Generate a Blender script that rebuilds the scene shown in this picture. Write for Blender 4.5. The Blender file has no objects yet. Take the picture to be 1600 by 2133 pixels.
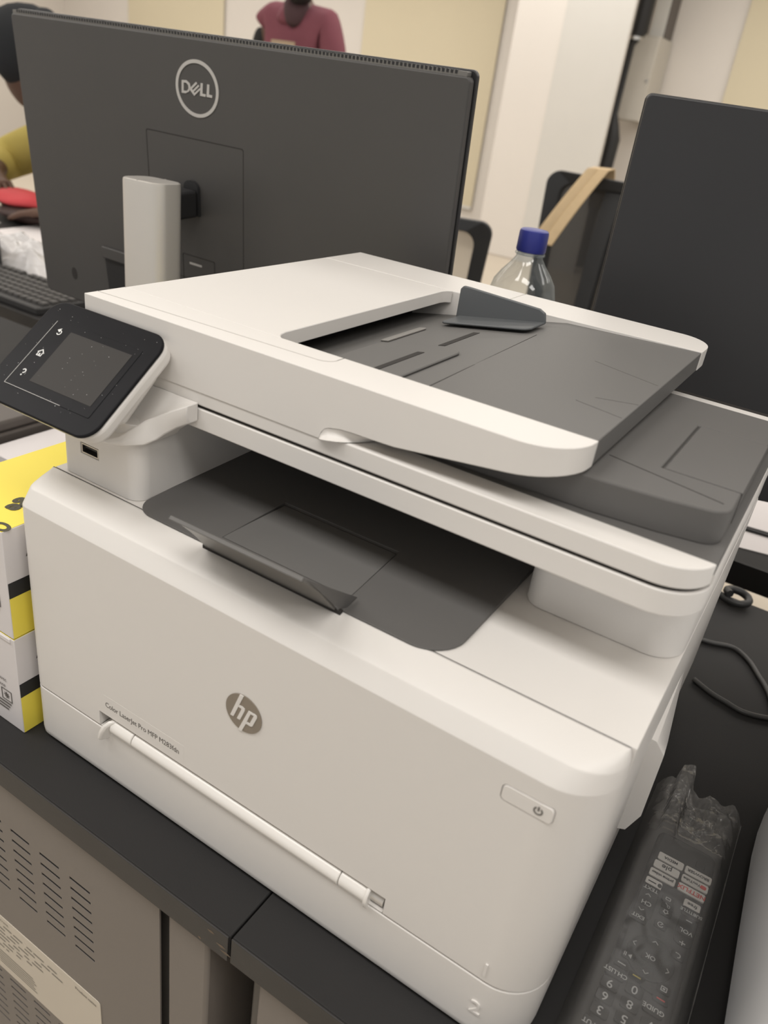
import bpy, bmesh, math, random
from mathutils import Vector, Matrix, noise
from mathutils.geometry import tessellate_polygon

sc = bpy.context.scene
COL = sc.collection
PI = math.pi
ZD = 0.75            # height of the desk tops; the coordinates below are measured from the desk top
random.seed(7)

# ------------------------------------------------------------------ camera
CAM = Vector((0.4322, -0.2874, 0.491))
RX = Vector((0.83926713, 0.52820198, 0.12897034))
RY = Vector((0.34775813, -0.33912902, -0.87410285))
RZ = Vector((-0.41796527, 0.77845628, -0.46830637))
cd = bpy.data.cameras.new('camera')
cam = bpy.data.objects.new('camera', cd)
COL.objects.link(cam)
cd.sensor_fit = 'HORIZONTAL'
cd.sensor_width = 36.0
cd.lens = 36.0 * 1635.13 / 1600.0
cd.clip_start = 0.02
cd.clip_end = 60
cd.dof.use_dof = True
cd.dof.focus_distance = 0.60
cd.dof.aperture_fstop = 11.0
m3 = Matrix((RX, -RY, -RZ)).transposed()
cam.matrix_world = Matrix.Translation(CAM + Vector((0, 0, ZD))) @ m3.to_4x4()
sc.camera = cam

# ------------------------------------------------------------------ world, lamps, exposure
w = bpy.data.worlds.new('world')
sc.world = w
w.use_nodes = True
bg = w.node_tree.nodes['Background']
bg.inputs[0].default_value = (1.0, 0.985, 0.965, 1)
bg.inputs[1].default_value = 0.50

def area(name, loc, sx, sy, power, color=(1.0, 0.972, 0.935), rot=(0, 0, 0)):
    l = bpy.data.lights.new(name, 'AREA')
    l.shape = 'RECTANGLE'; l.size = sx; l.size_y = sy
    l.energy = power; l.color = color
    o = bpy.data.objects.new(name, l)
    COL.objects.link(o)
    o.location = loc
    o.rotation_euler = rot
    return o
for ix in (-8.2, -6.7, -5.2, -3.7, -2.2, -0.7, 0.8, 2.3):
    for iy, watt in ((-0.72, 17.5), (1.9, 9.0), (4.0, 14.5), (6.3, 12.5)):
        area('ceiling_lamp', (ix, iy, 2.88), 1.1, 0.6, watt)

vs = sc.view_settings
vs.view_transform = 'Standard'
vs.look = 'None'
vs.gamma = 1.0
vs.use_curve_mapping = False
vs.exposure = 0.0
sc.cycles.use_denoising = True
sc.cycles.max_bounces = 10
sc.cycles.transparent_max_bounces = 16
sc.cycles.caustics_reflective = False
sc.cycles.caustics_refractive = False

# ------------------------------------------------------------------ materials
def mat(name, col, rough=0.5, metal=0.0, var=0.03, bump=0.0, bscale=400.0, spec=0.5, vscale=9.0, trans=0.0, ior=1.45, coat=0.0):
    m = bpy.data.materials.new(name)
    m.use_nodes = True
    nt = m.node_tree
    b = nt.nodes['Principled BSDF']
    b.inputs['Roughness'].default_value = rough
    b.inputs['Metallic'].default_value = metal
    b.inputs['Specular IOR Level'].default_value = spec
    b.inputs['IOR'].default_value = ior
    if trans: b.inputs['Transmission Weight'].default_value = trans
    if coat: b.inputs['Coat Weight'].default_value = coat
    tc = nt.nodes.new('ShaderNodeTexCoord')
    n = nt.nodes.new('ShaderNodeTexNoise')
    n.inputs['Scale'].default_value = vscale
    n.inputs['Detail'].default_value = 4
    nt.links.new(tc.outputs['Object'], n.inputs['Vector'])
    r = nt.nodes.new('ShaderNodeMix')
    r.data_type = 'RGBA'
    r.inputs[6].default_value = (*[max(0, c * (1 - var)) for c in col], 1)
    r.inputs[7].default_value = (*[min(1, c * (1 + var)) for c in col], 1)
    nt.links.new(n.outputs['Fac'], r.inputs[0])
    nt.links.new(r.outputs[2], b.inputs['Base Color'])
    if bump:
        n2 = nt.nodes.new('ShaderNodeTexNoise')
        n2.inputs['Scale'].default_value = bscale
        n2.inputs['Detail'].default_value = 3
        nt.links.new(tc.outputs['Object'], n2.inputs['Vector'])
        bp = nt.nodes.new('ShaderNodeBump')
        bp.inputs['Strength'].default_value = bump
        bp.inputs['Distance'].default_value = 0.001
        nt.links.new(n2.outputs['Fac'], bp.inputs['Height'])
        nt.links.new(bp.outputs['Normal'], b.inputs['Normal'])
    return m

def film(name, tint, clear, rough=0.12, ior=1.45):
    """thin clear plastic film: mostly see-through with a gloss and a little milkiness"""
    m = bpy.data.materials.new(name); m.use_nodes = True
    nt = m.node_tree
    for n in list(nt.nodes):
        if n.type != 'OUTPUT_MATERIAL': nt.nodes.remove(n)
    out = [n for n in nt.nodes if n.type == 'OUTPUT_MATERIAL'][0]
    tr = nt.nodes.new('ShaderNodeBsdfTransparent'); tr.inputs[0].default_value = (0.97, 0.97, 0.97, 1)
    df = nt.nodes.new('ShaderNodeBsdfDiffuse'); df.inputs[0].default_value = (*tint, 1)
    gl = nt.nodes.new('ShaderNodeBsdfGlossy'); gl.inputs[1].default_value = rough
    m1 = nt.nodes.new('ShaderNodeMixShader'); m1.inputs[0].default_value = clear
    m2 = nt.nodes.new('ShaderNodeMixShader')
    fr = nt.nodes.new('ShaderNodeFresnel'); fr.inputs[0].default_value = ior
    nt.links.new(df.outputs[0], m1.inputs[1]); nt.links.new(tr.outputs[0], m1.inputs[2])
    nt.links.new(fr.outputs[0], m2.inputs[0])
    nt.links.new(m1.outputs[0], m2.inputs[1]); nt.links.new(gl.outputs[0], m2.inputs[2])
    nt.links.new(m2.outputs[0], out.inputs[0])
    return m

M = {}
M['white'] = mat('white_plastic', (0.755, 0.73, 0.70), 0.42, var=0.012, bump=0.04, bscale=1800)
M['white2'] = mat('white_gloss_plastic', (0.79, 0.765, 0.73), 0.22, var=0.01)
M['dgrey'] = mat('dark_grey_plastic', (0.125, 0.121, 0.117), 0.55, spec=0.35, var=0.04, bump=0.10, bscale=2600)
M['mgrey'] = mat('mid_grey_plastic', (0.150, 0.146, 0.141), 0.55, spec=0.35, var=0.03, bump=0.06, bscale=2400)
M['flap'] = mat('smoky_flap_plastic', (0.17, 0.163, 0.154), 0.30, var=0.04)
M['lever'] = mat('light_grey_lever', (0.26, 0.25, 0.235), 0.5)
M['ggrey'] = mat('blue_grey_plastic', (0.115, 0.122, 0.128), 0.42, var=0.03)
M['black'] = mat('black_plastic', (0.020, 0.020, 0.021), 0.5, var=0.1)
M['seam'] = mat('dark_gap', (0.03, 0.027, 0.025), 0.8, var=0.05)
M['piano'] = mat('glossy_black_plastic', (0.016, 0.016, 0.018), 0.18, var=0.1)
M['bezel'] = mat('satin_black_plastic', (0.017, 0.017, 0.019), 0.34, spec=0.05, var=0.15, vscale=60)
M['lcd'] = mat('screen_glass_off', (0.055, 0.052, 0.050), 0.45, spec=0.08, var=0.05)
M['icon'] = mat('white_print', (0.75, 0.75, 0.74), 0.5)
M['ink'] = mat('grey_print', (0.13, 0.12, 0.11), 0.6)
M['taupe'] = mat('taupe_emblem', (0.27, 0.235, 0.195), 0.30, metal=0.25, var=0.06, vscale=60)
M['steel'] = mat('metal_shell', (0.55, 0.54, 0.52), 0.3, metal=1.0)
M['silver'] = mat('silver_paint', (0.66, 0.635, 0.60), 0.36, metal=0.4, var=0.02)
M['moni'] = mat('monitor_back_plastic', (0.072, 0.069, 0.067), 0.46, var=0.05, bump=0.06, bscale=2200)
M['ventl'] = mat('vent_grey', (0.17, 0.165, 0.155), 0.5)
M['moni2'] = mat('monitor_dark_plastic', (0.036, 0.036, 0.038), 0.40, var=0.05, bump=0.05, bscale=2200)
M['bezel2'] = mat('bezel_black', (0.026, 0.026, 0.027), 0.35)
M['logo'] = mat('logo_grey', (0.50, 0.485, 0.465), 0.4)
M['desk'] = mat('black_desk_laminate', (0.030, 0.0292, 0.0292), 0.58, spec=0.16, var=0.10, bump=0.12, bscale=900)
M['edge'] = mat('desk_edge_band', (0.034, 0.032, 0.031), 0.45, var=0.25, vscale=22, bump=0.05)
M['cab'] = mat('grey_steel_panel', (0.195, 0.172, 0.153), 0.46, var=0.05, bump=0.08, bscale=1500)
M['cab2'] = mat('dark_grey_steel_panel', (0.14, 0.13, 0.117), 0.5, var=0.05)
M['paper'] = mat('label_paper', (0.62, 0.56, 0.47), 0.6, var=0.02)
M['sheet'] = mat('white_paper', (0.80, 0.76, 0.76), 0.7, var=0.02)
M['card'] = mat('white_carton', (0.72, 0.69, 0.69), 0.55, var=0.015)
M['yel'] = mat('yellow_carton', (0.90, 0.75, 0.10), 0.5, var=0.02)
M['blk'] = mat('black_carton_print', (0.022, 0.022, 0.024), 0.5)
M['remote'] = mat('remote_plastic', (0.030, 0.030, 0.031), 0.5, var=0.08)
M['rbtn'] = mat('remote_button_rubber', (0.022, 0.022, 0.023), 0.6)
M['rwhite'] = mat('remote_white_button', (0.66, 0.63, 0.59), 0.5)
M['rprint'] = mat('remote_print', (0.50, 0.50, 0.49), 0.6)
M['red'] = mat('red_print', (0.62, 0.06, 0.05), 0.5)
M['yellowp'] = mat('yellow_print', (0.6, 0.5, 0.12), 0.5)
M['cable'] = mat('black_cable_rubber', (0.022, 0.022, 0.022), 0.42)
M['cable2'] = mat('grey_cable_rubber', (0.055, 0.054, 0.053), 0.40)
M['blue'] = mat('blue_cap_plastic', (0.042, 0.052, 0.30), 0.4, var=0.05)
M['wall'] = mat('white_wall_paint', (0.76, 0.72, 0.675), 0.85, var=0.03, vscale=1.2, bump=0.15, bscale=40)
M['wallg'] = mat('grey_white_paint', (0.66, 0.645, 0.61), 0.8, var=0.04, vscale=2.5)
M['blind'] = mat('cream_roller_blind', (0.70, 0.63, 0.47), 0.85, var=0.02, vscale=2)
M['ceil'] = mat('ceiling_paint', (0.8, 0.79, 0.77), 0.9)
M['floor'] = mat('beige_floor_tile', (0.58, 0.51, 0.415), 0.4, var=0.05, vscale=3)
M['ebox'] = mat('grey_enamel', (0.56, 0.53, 0.475), 0.5, var=0.02)
M['chair'] = mat('chair_black_nylon', (0.034, 0.035, 0.037), 0.5, var=0.05)
M['strap'] = mat('tan_webbing', (0.60, 0.45, 0.27), 0.85, var=0.08, vscale=60, bump=0.4, bscale=300)
M['skin'] = mat('brown_skin', (0.115, 0.062, 0.042), 0.55, var=0.08, vscale=14)
M['hair'] = mat('black_hair', (0.018, 0.016, 0.016), 0.8, bump=0.5, bscale=120)
M['maroon'] = mat('maroon_sweatshirt', (0.20, 0.062, 0.082), 0.9, var=0.10, vscale=14, bump=0.3, bscale=120)
M['hood_shade'] = mat('dark_plum_hood_shade', (0.075, 0.042, 0.046), 0.95, var=0.1, bump=0.3, bscale=120)  # darker maroon, the hood's shadow put into the colour
M['dsleeve'] = mat('black_undershirt', (0.025, 0.024, 0.024), 0.9)
M['jeans'] = mat('dark_trousers', (0.035, 0.04, 0.055), 0.9, bump=0.2)
M['shoe'] = mat('black_shoe', (0.02, 0.02, 0.02), 0.5)
M['tan'] = mat('tan_chest_print', (0.42, 0.32, 0.22), 0.8)
M['mustard'] = mat('mustard_knit', (0.47, 0.375, 0.10), 0.9, var=0.14, vscale=10, bump=0.35, bscale=150)
M['beanie'] = mat('black_knit', (0.022, 0.024, 0.027), 0.95, bump=0.6, bscale=160)
M['redcloth'] = mat('red_fabric', (0.62, 0.065, 0.075), 0.7, var=0.12, vscale=12)
M['brownl'] = mat('dark_brown_leather', (0.060, 0.034, 0.030), 0.55, var=0.1, vscale=14)
M['key'] = mat('keycap_plastic', (0.065, 0.062, 0.060), 0.5)
M['kbody'] = mat('keyboard_case', (0.045, 0.044, 0.044), 0.5)
M['gcase'] = mat('dark_grey_case', (0.115, 0.100, 0.090), 0.5, var=0.05)
M['film'] = film('bag_film', (0.62, 0.60, 0.58), 0.86, 0.20, 1.24)
M['film3'] = film('crumpled_film', (0.62, 0.60, 0.58), 0.83, 0.12, 1.45)
M['film2'] = film('crinkled_bag_film', (0.85, 0.83, 0.83), 0.30, 0.2)
M['pet'] = film('bottle_plastic', (0.72, 0.78, 0.80), 0.94, 0.05, 1.18)
def clear_shell(name):
    """thin clear bottle wall: see-through face on, greyer and shinier towards its rim"""
    m = bpy.data.materials.new(name); m.use_nodes = True
    nt = m.node_tree
    out = [n for n in nt.nodes if n.type == 'OUTPUT_MATERIAL'][0]
    nt.nodes.remove(nt.nodes['Principled BSDF'])
    tr = nt.nodes.new('ShaderNodeBsdfTransparent'); tr.inputs[0].default_value = (0.93, 0.95, 0.96, 1)
    df = nt.nodes.new('ShaderNodeBsdfDiffuse'); df.inputs[0].default_value = (0.50, 0.55, 0.57, 1)
    gl = nt.nodes.new('ShaderNodeBsdfGlossy'); gl.inputs[1].default_value = 0.06
    lw = nt.nodes.new('ShaderNodeLayerWeight'); lw.inputs[0].default_value = 0.25
    mp = nt.nodes.new('ShaderNodeMapRange'); mp.inputs[3].default_value = 0.05; mp.inputs[4].default_value = 0.55
    m1 = nt.nodes.new('ShaderNodeMixShader'); m2 = nt.nodes.new('ShaderNodeMixShader'); m2.inputs[0].default_value = 0.07
    nt.links.new(lw.outputs['Facing'], mp.inputs[0]); nt.links.new(mp.outputs[0], m1.inputs[0])
    nt.links.new(tr.outputs[0], m1.inputs[1]); nt.links.new(df.outputs[0], m1.inputs[2])
    nt.links.new(m1.outputs[0], m2.inputs[1]); nt.links.new(gl.outputs[0], m2.inputs[2])
    nt.links.new(m2.outputs[0], out.inputs[0])
    return m
M['pet'] = clear_shell('bottle_clear_plastic')
M['mesh'] = film('chair_mesh_fabric', (0.055, 0.053, 0.052), 0.06, 0.6)
M['mesh2'] = film('chair_mesh_thin', (0.20, 0.19, 0.18), 0.60, 0.6)

# ------------------------------------------------------------------ mesh helpers
class MB:
    def __init__(s): s.v = []; s.f = []
    def add(s, vs, fs):
        b = len(s.v); s.v += [tuple(p) for p in vs]; s.f += [tuple(b + i for i in f) for f in fs]; return s
    def box(s, x0, x1, y0, y1, z0, z1):
        return s.add([(x0,y0,z0),(x1,y0,z0),(x1,y1,z0),(x0,y1,z0),(x0,y0,z1),(x1,y0,z1),(x1,y1,z1),(x0,y1,z1)],
                     [(0,3,2,1),(4,5,6,7),(0,1,5,4),(1,2,6,5),(2,3,7,6),(3,0,4,7)])
    def prism(s, outer, c0, c1, holes=(), fn=lambda a, b, c: (a, b, c)):
        loops = [list(outer)] + [list(h) for h in holes]
        flat = [p for l in loops for p in l]
        if holes:
            tris = tessellate_polygon([[Vector((p[0], p[1], 0)) for p in l] for l in loops])
        else:
            tris = [tuple(range(len(outer)))]
        n = len(flat)
        vs = [fn(p[0], p[1], c0) for p in flat] + [fn(p[0], p[1], c1) for p in flat]
        fs = [tuple(t) for t in tris] + [tuple(n + i for i in reversed(t)) for t in tris]
        o = 0
        for l in loops:
            k = len(l)
            for i in range(k):
                j = (i + 1) % k
                fs.append((o + i, o + j, n + o + j, n + o + i))
            o += k
        return s.add(vs, fs)
    def loft(s, rings, closed=True, cap0=True, cap1=True):
        n = len(rings[0]); vs = [p for r in rings for p in r]; fs = []
        for k in range(len(rings) - 1):
            for i in range(n if closed else n - 1):
                j = (i + 1) % n
                fs.append((k*n+i, k*n+j, (k+1)*n+j, (k+1)*n+i))
        if cap0: fs.append(tuple(reversed(range(n))))
        if cap1: fs.append(tuple((len(rings)-1)*n + i for i in range(n)))
        return s.add(vs, fs)
    def lathe(s, prof, c=(0,0,0), n=32, axis='z', cap=True):
        rings = []
        for r, h in prof:
            ring = []
            for i in range(n):
                a = 2*PI*i/n; p = (r*math.cos(a), r*math.sin(a), h)
                if axis == 'x': p = (p[2], p[0], p[1])
                if axis == 'y': p = (p[1], p[2], p[0])
                ring.append((p[0]+c[0], p[1]+c[1], p[2]+c[2]))
            rings.append(ring)
        return s.loft(rings, True, cap, cap)
    def tube(s, pts, r, n=10, cap=True):
        pts = [Vector(p) for p in pts]; rings = []; up = None
        rr = r if isinstance(r, (list, tuple)) else [r]*len(pts)
        for i, p in enumerate(pts):
            t = (pts[min(i+1, len(pts)-1)] - pts[max(i-1, 0)])
            t = t.normalized() if t.length > 1e-9 else Vector((0,0,1))
            if up is None:
                up = Vector((0,0,1)) if abs(t.z) < 0.9 else Vector((1,0,0))
            a = t.cross(up)
            a = a.normalized() if a.length > 1e-6 else t.orthogonal().normalized()
            b = a.cross(t).normalized(); up = b
            rings.append([tuple(p + (a*math.cos(2*PI*k/n) + b*math.sin(2*PI*k/n))*rr[i]) for k in range(n)])
        return s.loft(rings, True, cap, cap)
    def grid(s, fn, nu, nv):
        vs = [fn(i/(nu-1), j/(nv-1)) for j in range(nv) for i in range(nu)]
        fs = [(j*nu+i, j*nu+i+1, (j+1)*nu+i+1, (j+1)*nu+i) for j in range(nv-1) for i in range(nu-1)]
        return s.add(vs, fs)
    def xf(s, fn): s.v = [tuple(fn(*p)) for p in s.v]; return s
    def mesh(s, name, origin=(0,0,0), angle=35, fix=True):
        me = bpy.data.meshes.new(name)
        me.from_pydata([(p[0]-origin[0], p[1]-origin[1], p[2]-origin[2]) for p in s.v], [], s.f)
        if fix:
            bm = bmesh.new(); bm.from_mesh(me)
            bmesh.ops.remove_doubles(bm, verts=bm.verts, dist=1e-7)
            bmesh.ops.recalc_face_normals(bm, faces=bm.faces)
            bm.to_mesh(me); bm.free()
        me.shade_smooth()
        me.set_sharp_from_angle(angle=math.radians(angle))
        return me

def rrect(x0, x1, y0, y1, r, n=6):
    r4 = r if isinstance(r, (list, tuple)) else [r]*4       # bl, br, tr, tl
    pts = []
    for (cx, cy, a0, rr) in ((x0, y0, PI, r4[0]), (x1, y0, 1.5*PI, r4[1]), (x1, y1, 0, r4[2]), (x0, y1, 0.5*PI, r4[3])):
        sx = 1 if cx == x0 else -1; sy = 1 if cy == y0 else -1
        if rr <= 1e-7: pts.append((cx, cy)); continue
        for k in range(n+1):
            a = a0 + 0.5*PI*k/n
            pts.append((cx + sx*rr + rr*math.cos(a), cy + sy*rr + rr*math.sin(a)))
    return pts

def ellipse(cx, cy, rx, ry, n=40):
    return [(cx + rx*math.cos(2*PI*i/n), cy + ry*math.sin(2*PI*i/n)) for i in range(n)]
def arcstrip(cx, cy, r0, r1, a0, a1, n=20):
    A = [a0 + (a1-a0)*i/n for i in range(n+1)]
    return [(cx+r1*math.cos(a), cy+r1*math.sin(a)) for a in A] + [(cx+r0*math.cos(a), cy+r0*math.sin(a)) for a in reversed(A)]
def stroke(p, q, w):
    d = Vector((q[0]-p[0], q[1]-p[1])); d.normalize(); n = Vector((-d.y, d.x))*w/2
    return [(p[0]+n.x, p[1]+n.y), (p[0]-n.x, p[1]-n.y), (q[0]-n.x, q[1]-n.y), (q[0]+n.x, q[1]+n.y)]

ORG = {}
def link(name, me, parent=None, material=None, bevel=0.0, seg=2):
    o = bpy.data.objects.new(name, me); COL.objects.link(o)
    if material is not None: me.materials.append(M[material] if isinstance(material, str) else material)
    if parent is not None: o.parent = parent
    if bevel:
        b = o.modifiers.new('edge_bevel', 'BEVEL'); b.width = bevel; b.segments = seg
        b.limit_method = 'ANGLE'; b.angle_limit = math.radians(40); b.use_clamp_overlap = True
        even(o)
    return o
def even(o):
    w_ = o.modifiers.new('even_shading', 'WEIGHTED_NORMAL'); w_.keep_sharp = True; w_.weight = 80
def root_of(o):
    while o.parent is not None: o = o.parent
    return o
def part(name, mb, material, parent, bevel=0.0, seg=2, angle=35, fix=True, label=None):
    me = mb.mesh(name, ORG.get(root_of(parent).name, (0,0,0)), angle, fix)
    o = link(name, me, parent, material, bevel, seg)
    if label: o['label'] = label
    return o
def tag(o, label, cat, group=None):
    o['label'] = label; o['category'] = cat
    if group: o['group'] = group
    return o
def thing(name, label, cat, org=(0,0,0), rotz=0.0, group=None, local=False):
    """an Empty at the base of the thing; its parts are children, given in desk-top coordinates (local=True: about the base)"""
    o = bpy.data.objects.new(name, None); COL.objects.link(o)
    o.empty_display_size = 0.05
    o.location = (org[0], org[1], org[2] + ZD); o.rotation_euler = (0, 0, rotz)
    ORG[o.name] = (0,0,0) if local else tuple(org)
    return tag(o, label, cat, group)
def single(name, mb, material, label, cat, org=(0,0,0), bevel=0.0, seg=2, group=None, kind=None, angle=35, fix=True):
    me = mb.mesh(name, org, angle, fix)
    o = link(name, me, None, material, bevel, seg)
    o.location = (org[0], org[1], org[2] + ZD)
    if kind: o['kind'] = kind
    return tag(o, label, cat, group)
def struct(name, mb, material, org=(0,0,0), bevel=0.0, parent=None):
    o = link(name, mb.mesh(name, org), parent, material, bevel)
    if parent is None:
        o.location = (org[0], org[1], org[2] + ZD); o['kind'] = 'structure'
    return o
def cut(o, cutters):
    """carve shapes out of a part for good (the cutters do not stay in the scene)"""
    tmp = []
    for c in cutters:
        me = c.mesh('cutter'); t = bpy.data.objects.new('cutter', me); COL.objects.link(t); t.parent = o.parent
        md = o.modifiers.new('cut', 'BOOLEAN'); md.operation = 'DIFFERENCE'; md.solver = 'EXACT'; md.object = t
        tmp.append(t)
    bv = [m for m in o.modifiers if m.type == 'BEVEL']
    keep = [(b.width, b.segments) for b in bv]
    for b in bv: o.modifiers.remove(b)
    bpy.context.view_layer.update()
    dg = bpy.context.evaluated_depsgraph_get()
    me = bpy.data.meshes.new_from_object(o.evaluated_get(dg))
    o.modifiers.clear(); old = o.data; o.data = me; bpy.data.meshes.remove(old)
    me.shade_smooth(); me.set_sharp_from_angle(angle=math.radians(35))
    for wdt, sg in keep:
        b = o.modifiers.new('edge_bevel', 'BEVEL'); b.width = wdt; b.segments = sg; b.limit_method = 'ANGLE'; b.angle_limit = math.radians(40)
    even(o)
    for t in tmp:
        d = t.data; bpy.data.objects.remove(t); bpy.data.meshes.remove(d)

_tc = {}
def text2d(txt, size, align='CENTER', bold=0.0, spacing=1.0):
    key = (txt, size, align, bold, spacing)
    if key not in _tc:
        c = bpy.data.curves.new('t', 'FONT'); c.body = txt; c.size = size; c.align_x = align; c.align_y = 'CENTER'
        c.offset = bold; c.resolution_u = 3; c.space_character = spacing
        o = bpy.data.objects.new('t', c); COL.objects.link(o)
        bpy.context.view_layer.update()
        me = bpy.data.meshes.new_from_object(o.evaluated_get(bpy.context.evaluated_depsgraph_get()))
        _tc[key] = ([tuple(v.co) for v in me.vertices], [tuple(p.vertices) for p in me.polygons])
        bpy.data.objects.remove(o); bpy.data.curves.remove(c); bpy.data.meshes.remove(me)
    return _tc[key]
def add_text(mb, txt, size, fn, align='CENTER', bold=0.0, spacing=1.0):
    """flat lettering: fn(u, v) gives the 3D point"""
    vs, fs = text2d(txt, size, align, bold, spacing)
    mb.add([fn(p[0], p[1]) for p in vs], fs)
    return mb
def skin_mesh(name, verts, edges, radii, root=0, sub=2):
    """one continuous tapering surface grown along joined bones"""
    me = bpy.data.meshes.new(name); me.from_pydata([tuple(v) for v in verts], edges, [])
    o = bpy.data.objects.new(name, me); COL.objects.link(o)
    md = o.modifiers.new('skin', 'SKIN'); md.use_smooth_shade = True
    if not me.skin_vertices: me.skin_vertices.new(name='skin')
    for i, r in enumerate(radii):
        sv = me.skin_vertices[0].data[i]
        sv.radius = r if isinstance(r, (tuple, list)) else (r, r)
        sv.use_root = (i == root)
    s = o.modifiers.new('sub', 'SUBSURF'); s.levels = sub; s.render_levels = sub
    bpy.context.view_layer.update()
    out = bpy.data.meshes.new_from_object(o.evaluated_get(bpy.context.evaluated_depsgraph_get()))
    bpy.data.objects.remove(o); bpy.data.meshes.remove(me)
    bm = bmesh.new(); bm.from_mesh(out); bmesh.ops.recalc_face_normals(bm, faces=bm.faces)
    for _ in range(3): bmesh.ops.smooth_vert(bm, verts=bm.verts, factor=0.5, use_axis_x=True, use_axis_y=True, use_axis_z=True)
    bm.to_mesh(out); bm.free()
    out.name = name; out.shade_smooth(); out.materials.clear()
    return out

# ------------------------------------------------------------------ the room
F0 = -ZD
struct('floor', MB().box(-16, 6, -4, 8.4, F0-0.1, F0), 'floor')
struct('wall_back', MB().box(-16, 6, 7.85, 8.2, F0, 2.25), 'wall')
struct('wall_left', MB().box(-10.1, -9.82, -4, 7.85, F0, 2.2), 'wall')
struct('ceiling', MB().box(-16, 6, -4, 8.4, 2.2, 2.3), 'ceil')
struct('wall_column', MB().box(-2.915, -1.898, 7.0, 7.05, F0, 2.2), 'wall', bevel=0.01)
struct('column_shade_1', MB().box(-2.47, -1.899, 6.994, 7.0, F0, 2.2), 'wallg')  # thin sheet that paints shadow grey on the right part of the column front
struct('baseboard_back', MB().box(-16, -2.92, 7.835, 7.85, F0, F0+0.09), 'floor')

def blind(x0, x1, zb, label):
    t = thing('roller_blind', label, 'blind', ((x0+x1)/2, 7.83, zb))
    part('blind_fabric', MB().box(x0, x1, 7.822, 7.826, zb+0.03, 2.1), 'blind', t)
    part('bottom_rail', MB().box(x0, x1, 7.812, 7.834, zb, zb+0.035), 'wallg', t, 0.005)
    part('roller_tube', MB().lathe([(0.03, x0), (0.03, x1)], (0, 7.812, 2.12), 16, 'x'), 'wallg', t)
    return t
blind(-5.02, -3.42, -0.50, 'cream roller blind left of the white column, behind the tall monitor top')
blind(-8.57, -6.98, -0.50, 'cream roller blind left of the person in maroon, farthest left')
blind(-1.20, 1.2, -0.50, 'cream roller blind at the right edge, right of the grey wall box')

# electrical box beside the column
t = thing('electrical_box', 'light grey metal electrical box mounted beside the white column', 'box', (-1.87, 7.62, 0.54))
part('box_body', MB().box(-1.998, -1.755, 7.42, 7.82, 0.54, 1.194), 'ebox', t, 0.006)
part('box_door', MB().box(-1.992, -1.761, 7.405, 7.418, 0.548, 1.186), 'ebox', t, 0.004)
part('lock', MB().lathe([(0.012, 7.398), (0.012, 7.407)], (-1.78, 0, 0.86), 12, 'y'), 'steel', t)
for z in (0.60, 1.15):
    part('bracket', MB().box(-2.035, -1.997, 7.38, 7.43, z-0.012, z+0.012), 'wallg', t)
t = thing('cable_duct', 'pale grey vertical cable duct above the electrical box', 'duct', (-1.84, 7.65, 1.2))
part('duct_body', MB().box(-1.90, -1.775, 7.55, 7.80, 1.20, 2.2), 'wallg', t, 0.004)
part('duct_cover_edge', MB().box(-1.775, -1.765, 7.55, 7.80, 1.20, 2.2), 'gcase', t)
pts = [(-1.862, 7.16, 2.18), (-1.864, 7.16, 1.19), (-1.904, 7.15, 1.09), (-1.906, 7.15, 0.58), (-1.890, 7.15, 0.49), (-1.872, 7.16, 0.38), (-1.878, 7.16, 0.1), (-1.890, 7.16, -0.1), (-1.90, 7.16, F0+0.05)]
t = thing('cable_bundle', 'thick black cable bundle running down the column side behind the grey box', 'cable', (-1.885, 7.16, F0))
mb = MB().tube(pts, [0.066, 0.066, 0.028, 0.026, 0.045, 0.062, 0.060, 0.045, 0.04], 10)
part('cable_cover', mb, 'black', t)
part('cable_strap', MB().lathe([(0.058, -0.012), (0.058, 0.012)], (-1.885, 7.155, 1.14), 16), 'steel', t)

# ------------------------------------------------------------------ desks
def desk_top(t, x0, x1, y0, y1):
    part('desk_top', MB().box(x0, x1, y0+0.0015, y1, -0.0235, 0.0), 'desk', t, 0.0012)
    part('edge_band', MB().box(x0+0.0006, x1-0.0006, y0, y0+0.0014, -0.0245, 0.0003), 'edge', t, 0.0004)
DL = thing('desk', 'black topped desk carrying the left half of the printer, with the slotted steel panel', 'desk', (-0.5, 0.3, F0))
desk_top(DL, -1.35, 0.2322, -0.0395, 0.66)
# slotted steel cabinet front under the left desk
YF = -0.032
def vent_panel(x0, x1, z0, z1, slots, name, parent):
    """steel sheet with real slots: strips and cells around the openings"""
    holes = [[(a, c), (b, c), (b, d), (a, d)] for (a, b, c, d) in slots]
    return part(name, MB().prism([(x0, z0), (x1, z0), (x1, z1), (x0, z1)], YF, YF+0.0015, holes, lambda a, b, c: (a, c, b)), 'cab', parent)
slots = []
cols = [(-0.1205, -0.0965), (-0.0840, -0.0600), (-0.0475, -0.0235), (-0.0112, 0.0128), (0.0255, 0.0495), (0.0620, 0.0860)]
for (a, b) in cols:
    for k in range(8):
        z = -0.0880 - 0.01252*k
        slots.append((a, b, z-0.0017, z+0.0017))
for (a, b) in cols:
    for k in range(8):
        z = -0.3330 - 0.0125*k
        slots.append((a, b, z-0.0017, z+0.0017))
vent_panel(-0.60, 0.1620, -0.70, -0.0245, slots, 'steel_front', DL)
first = None
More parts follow.
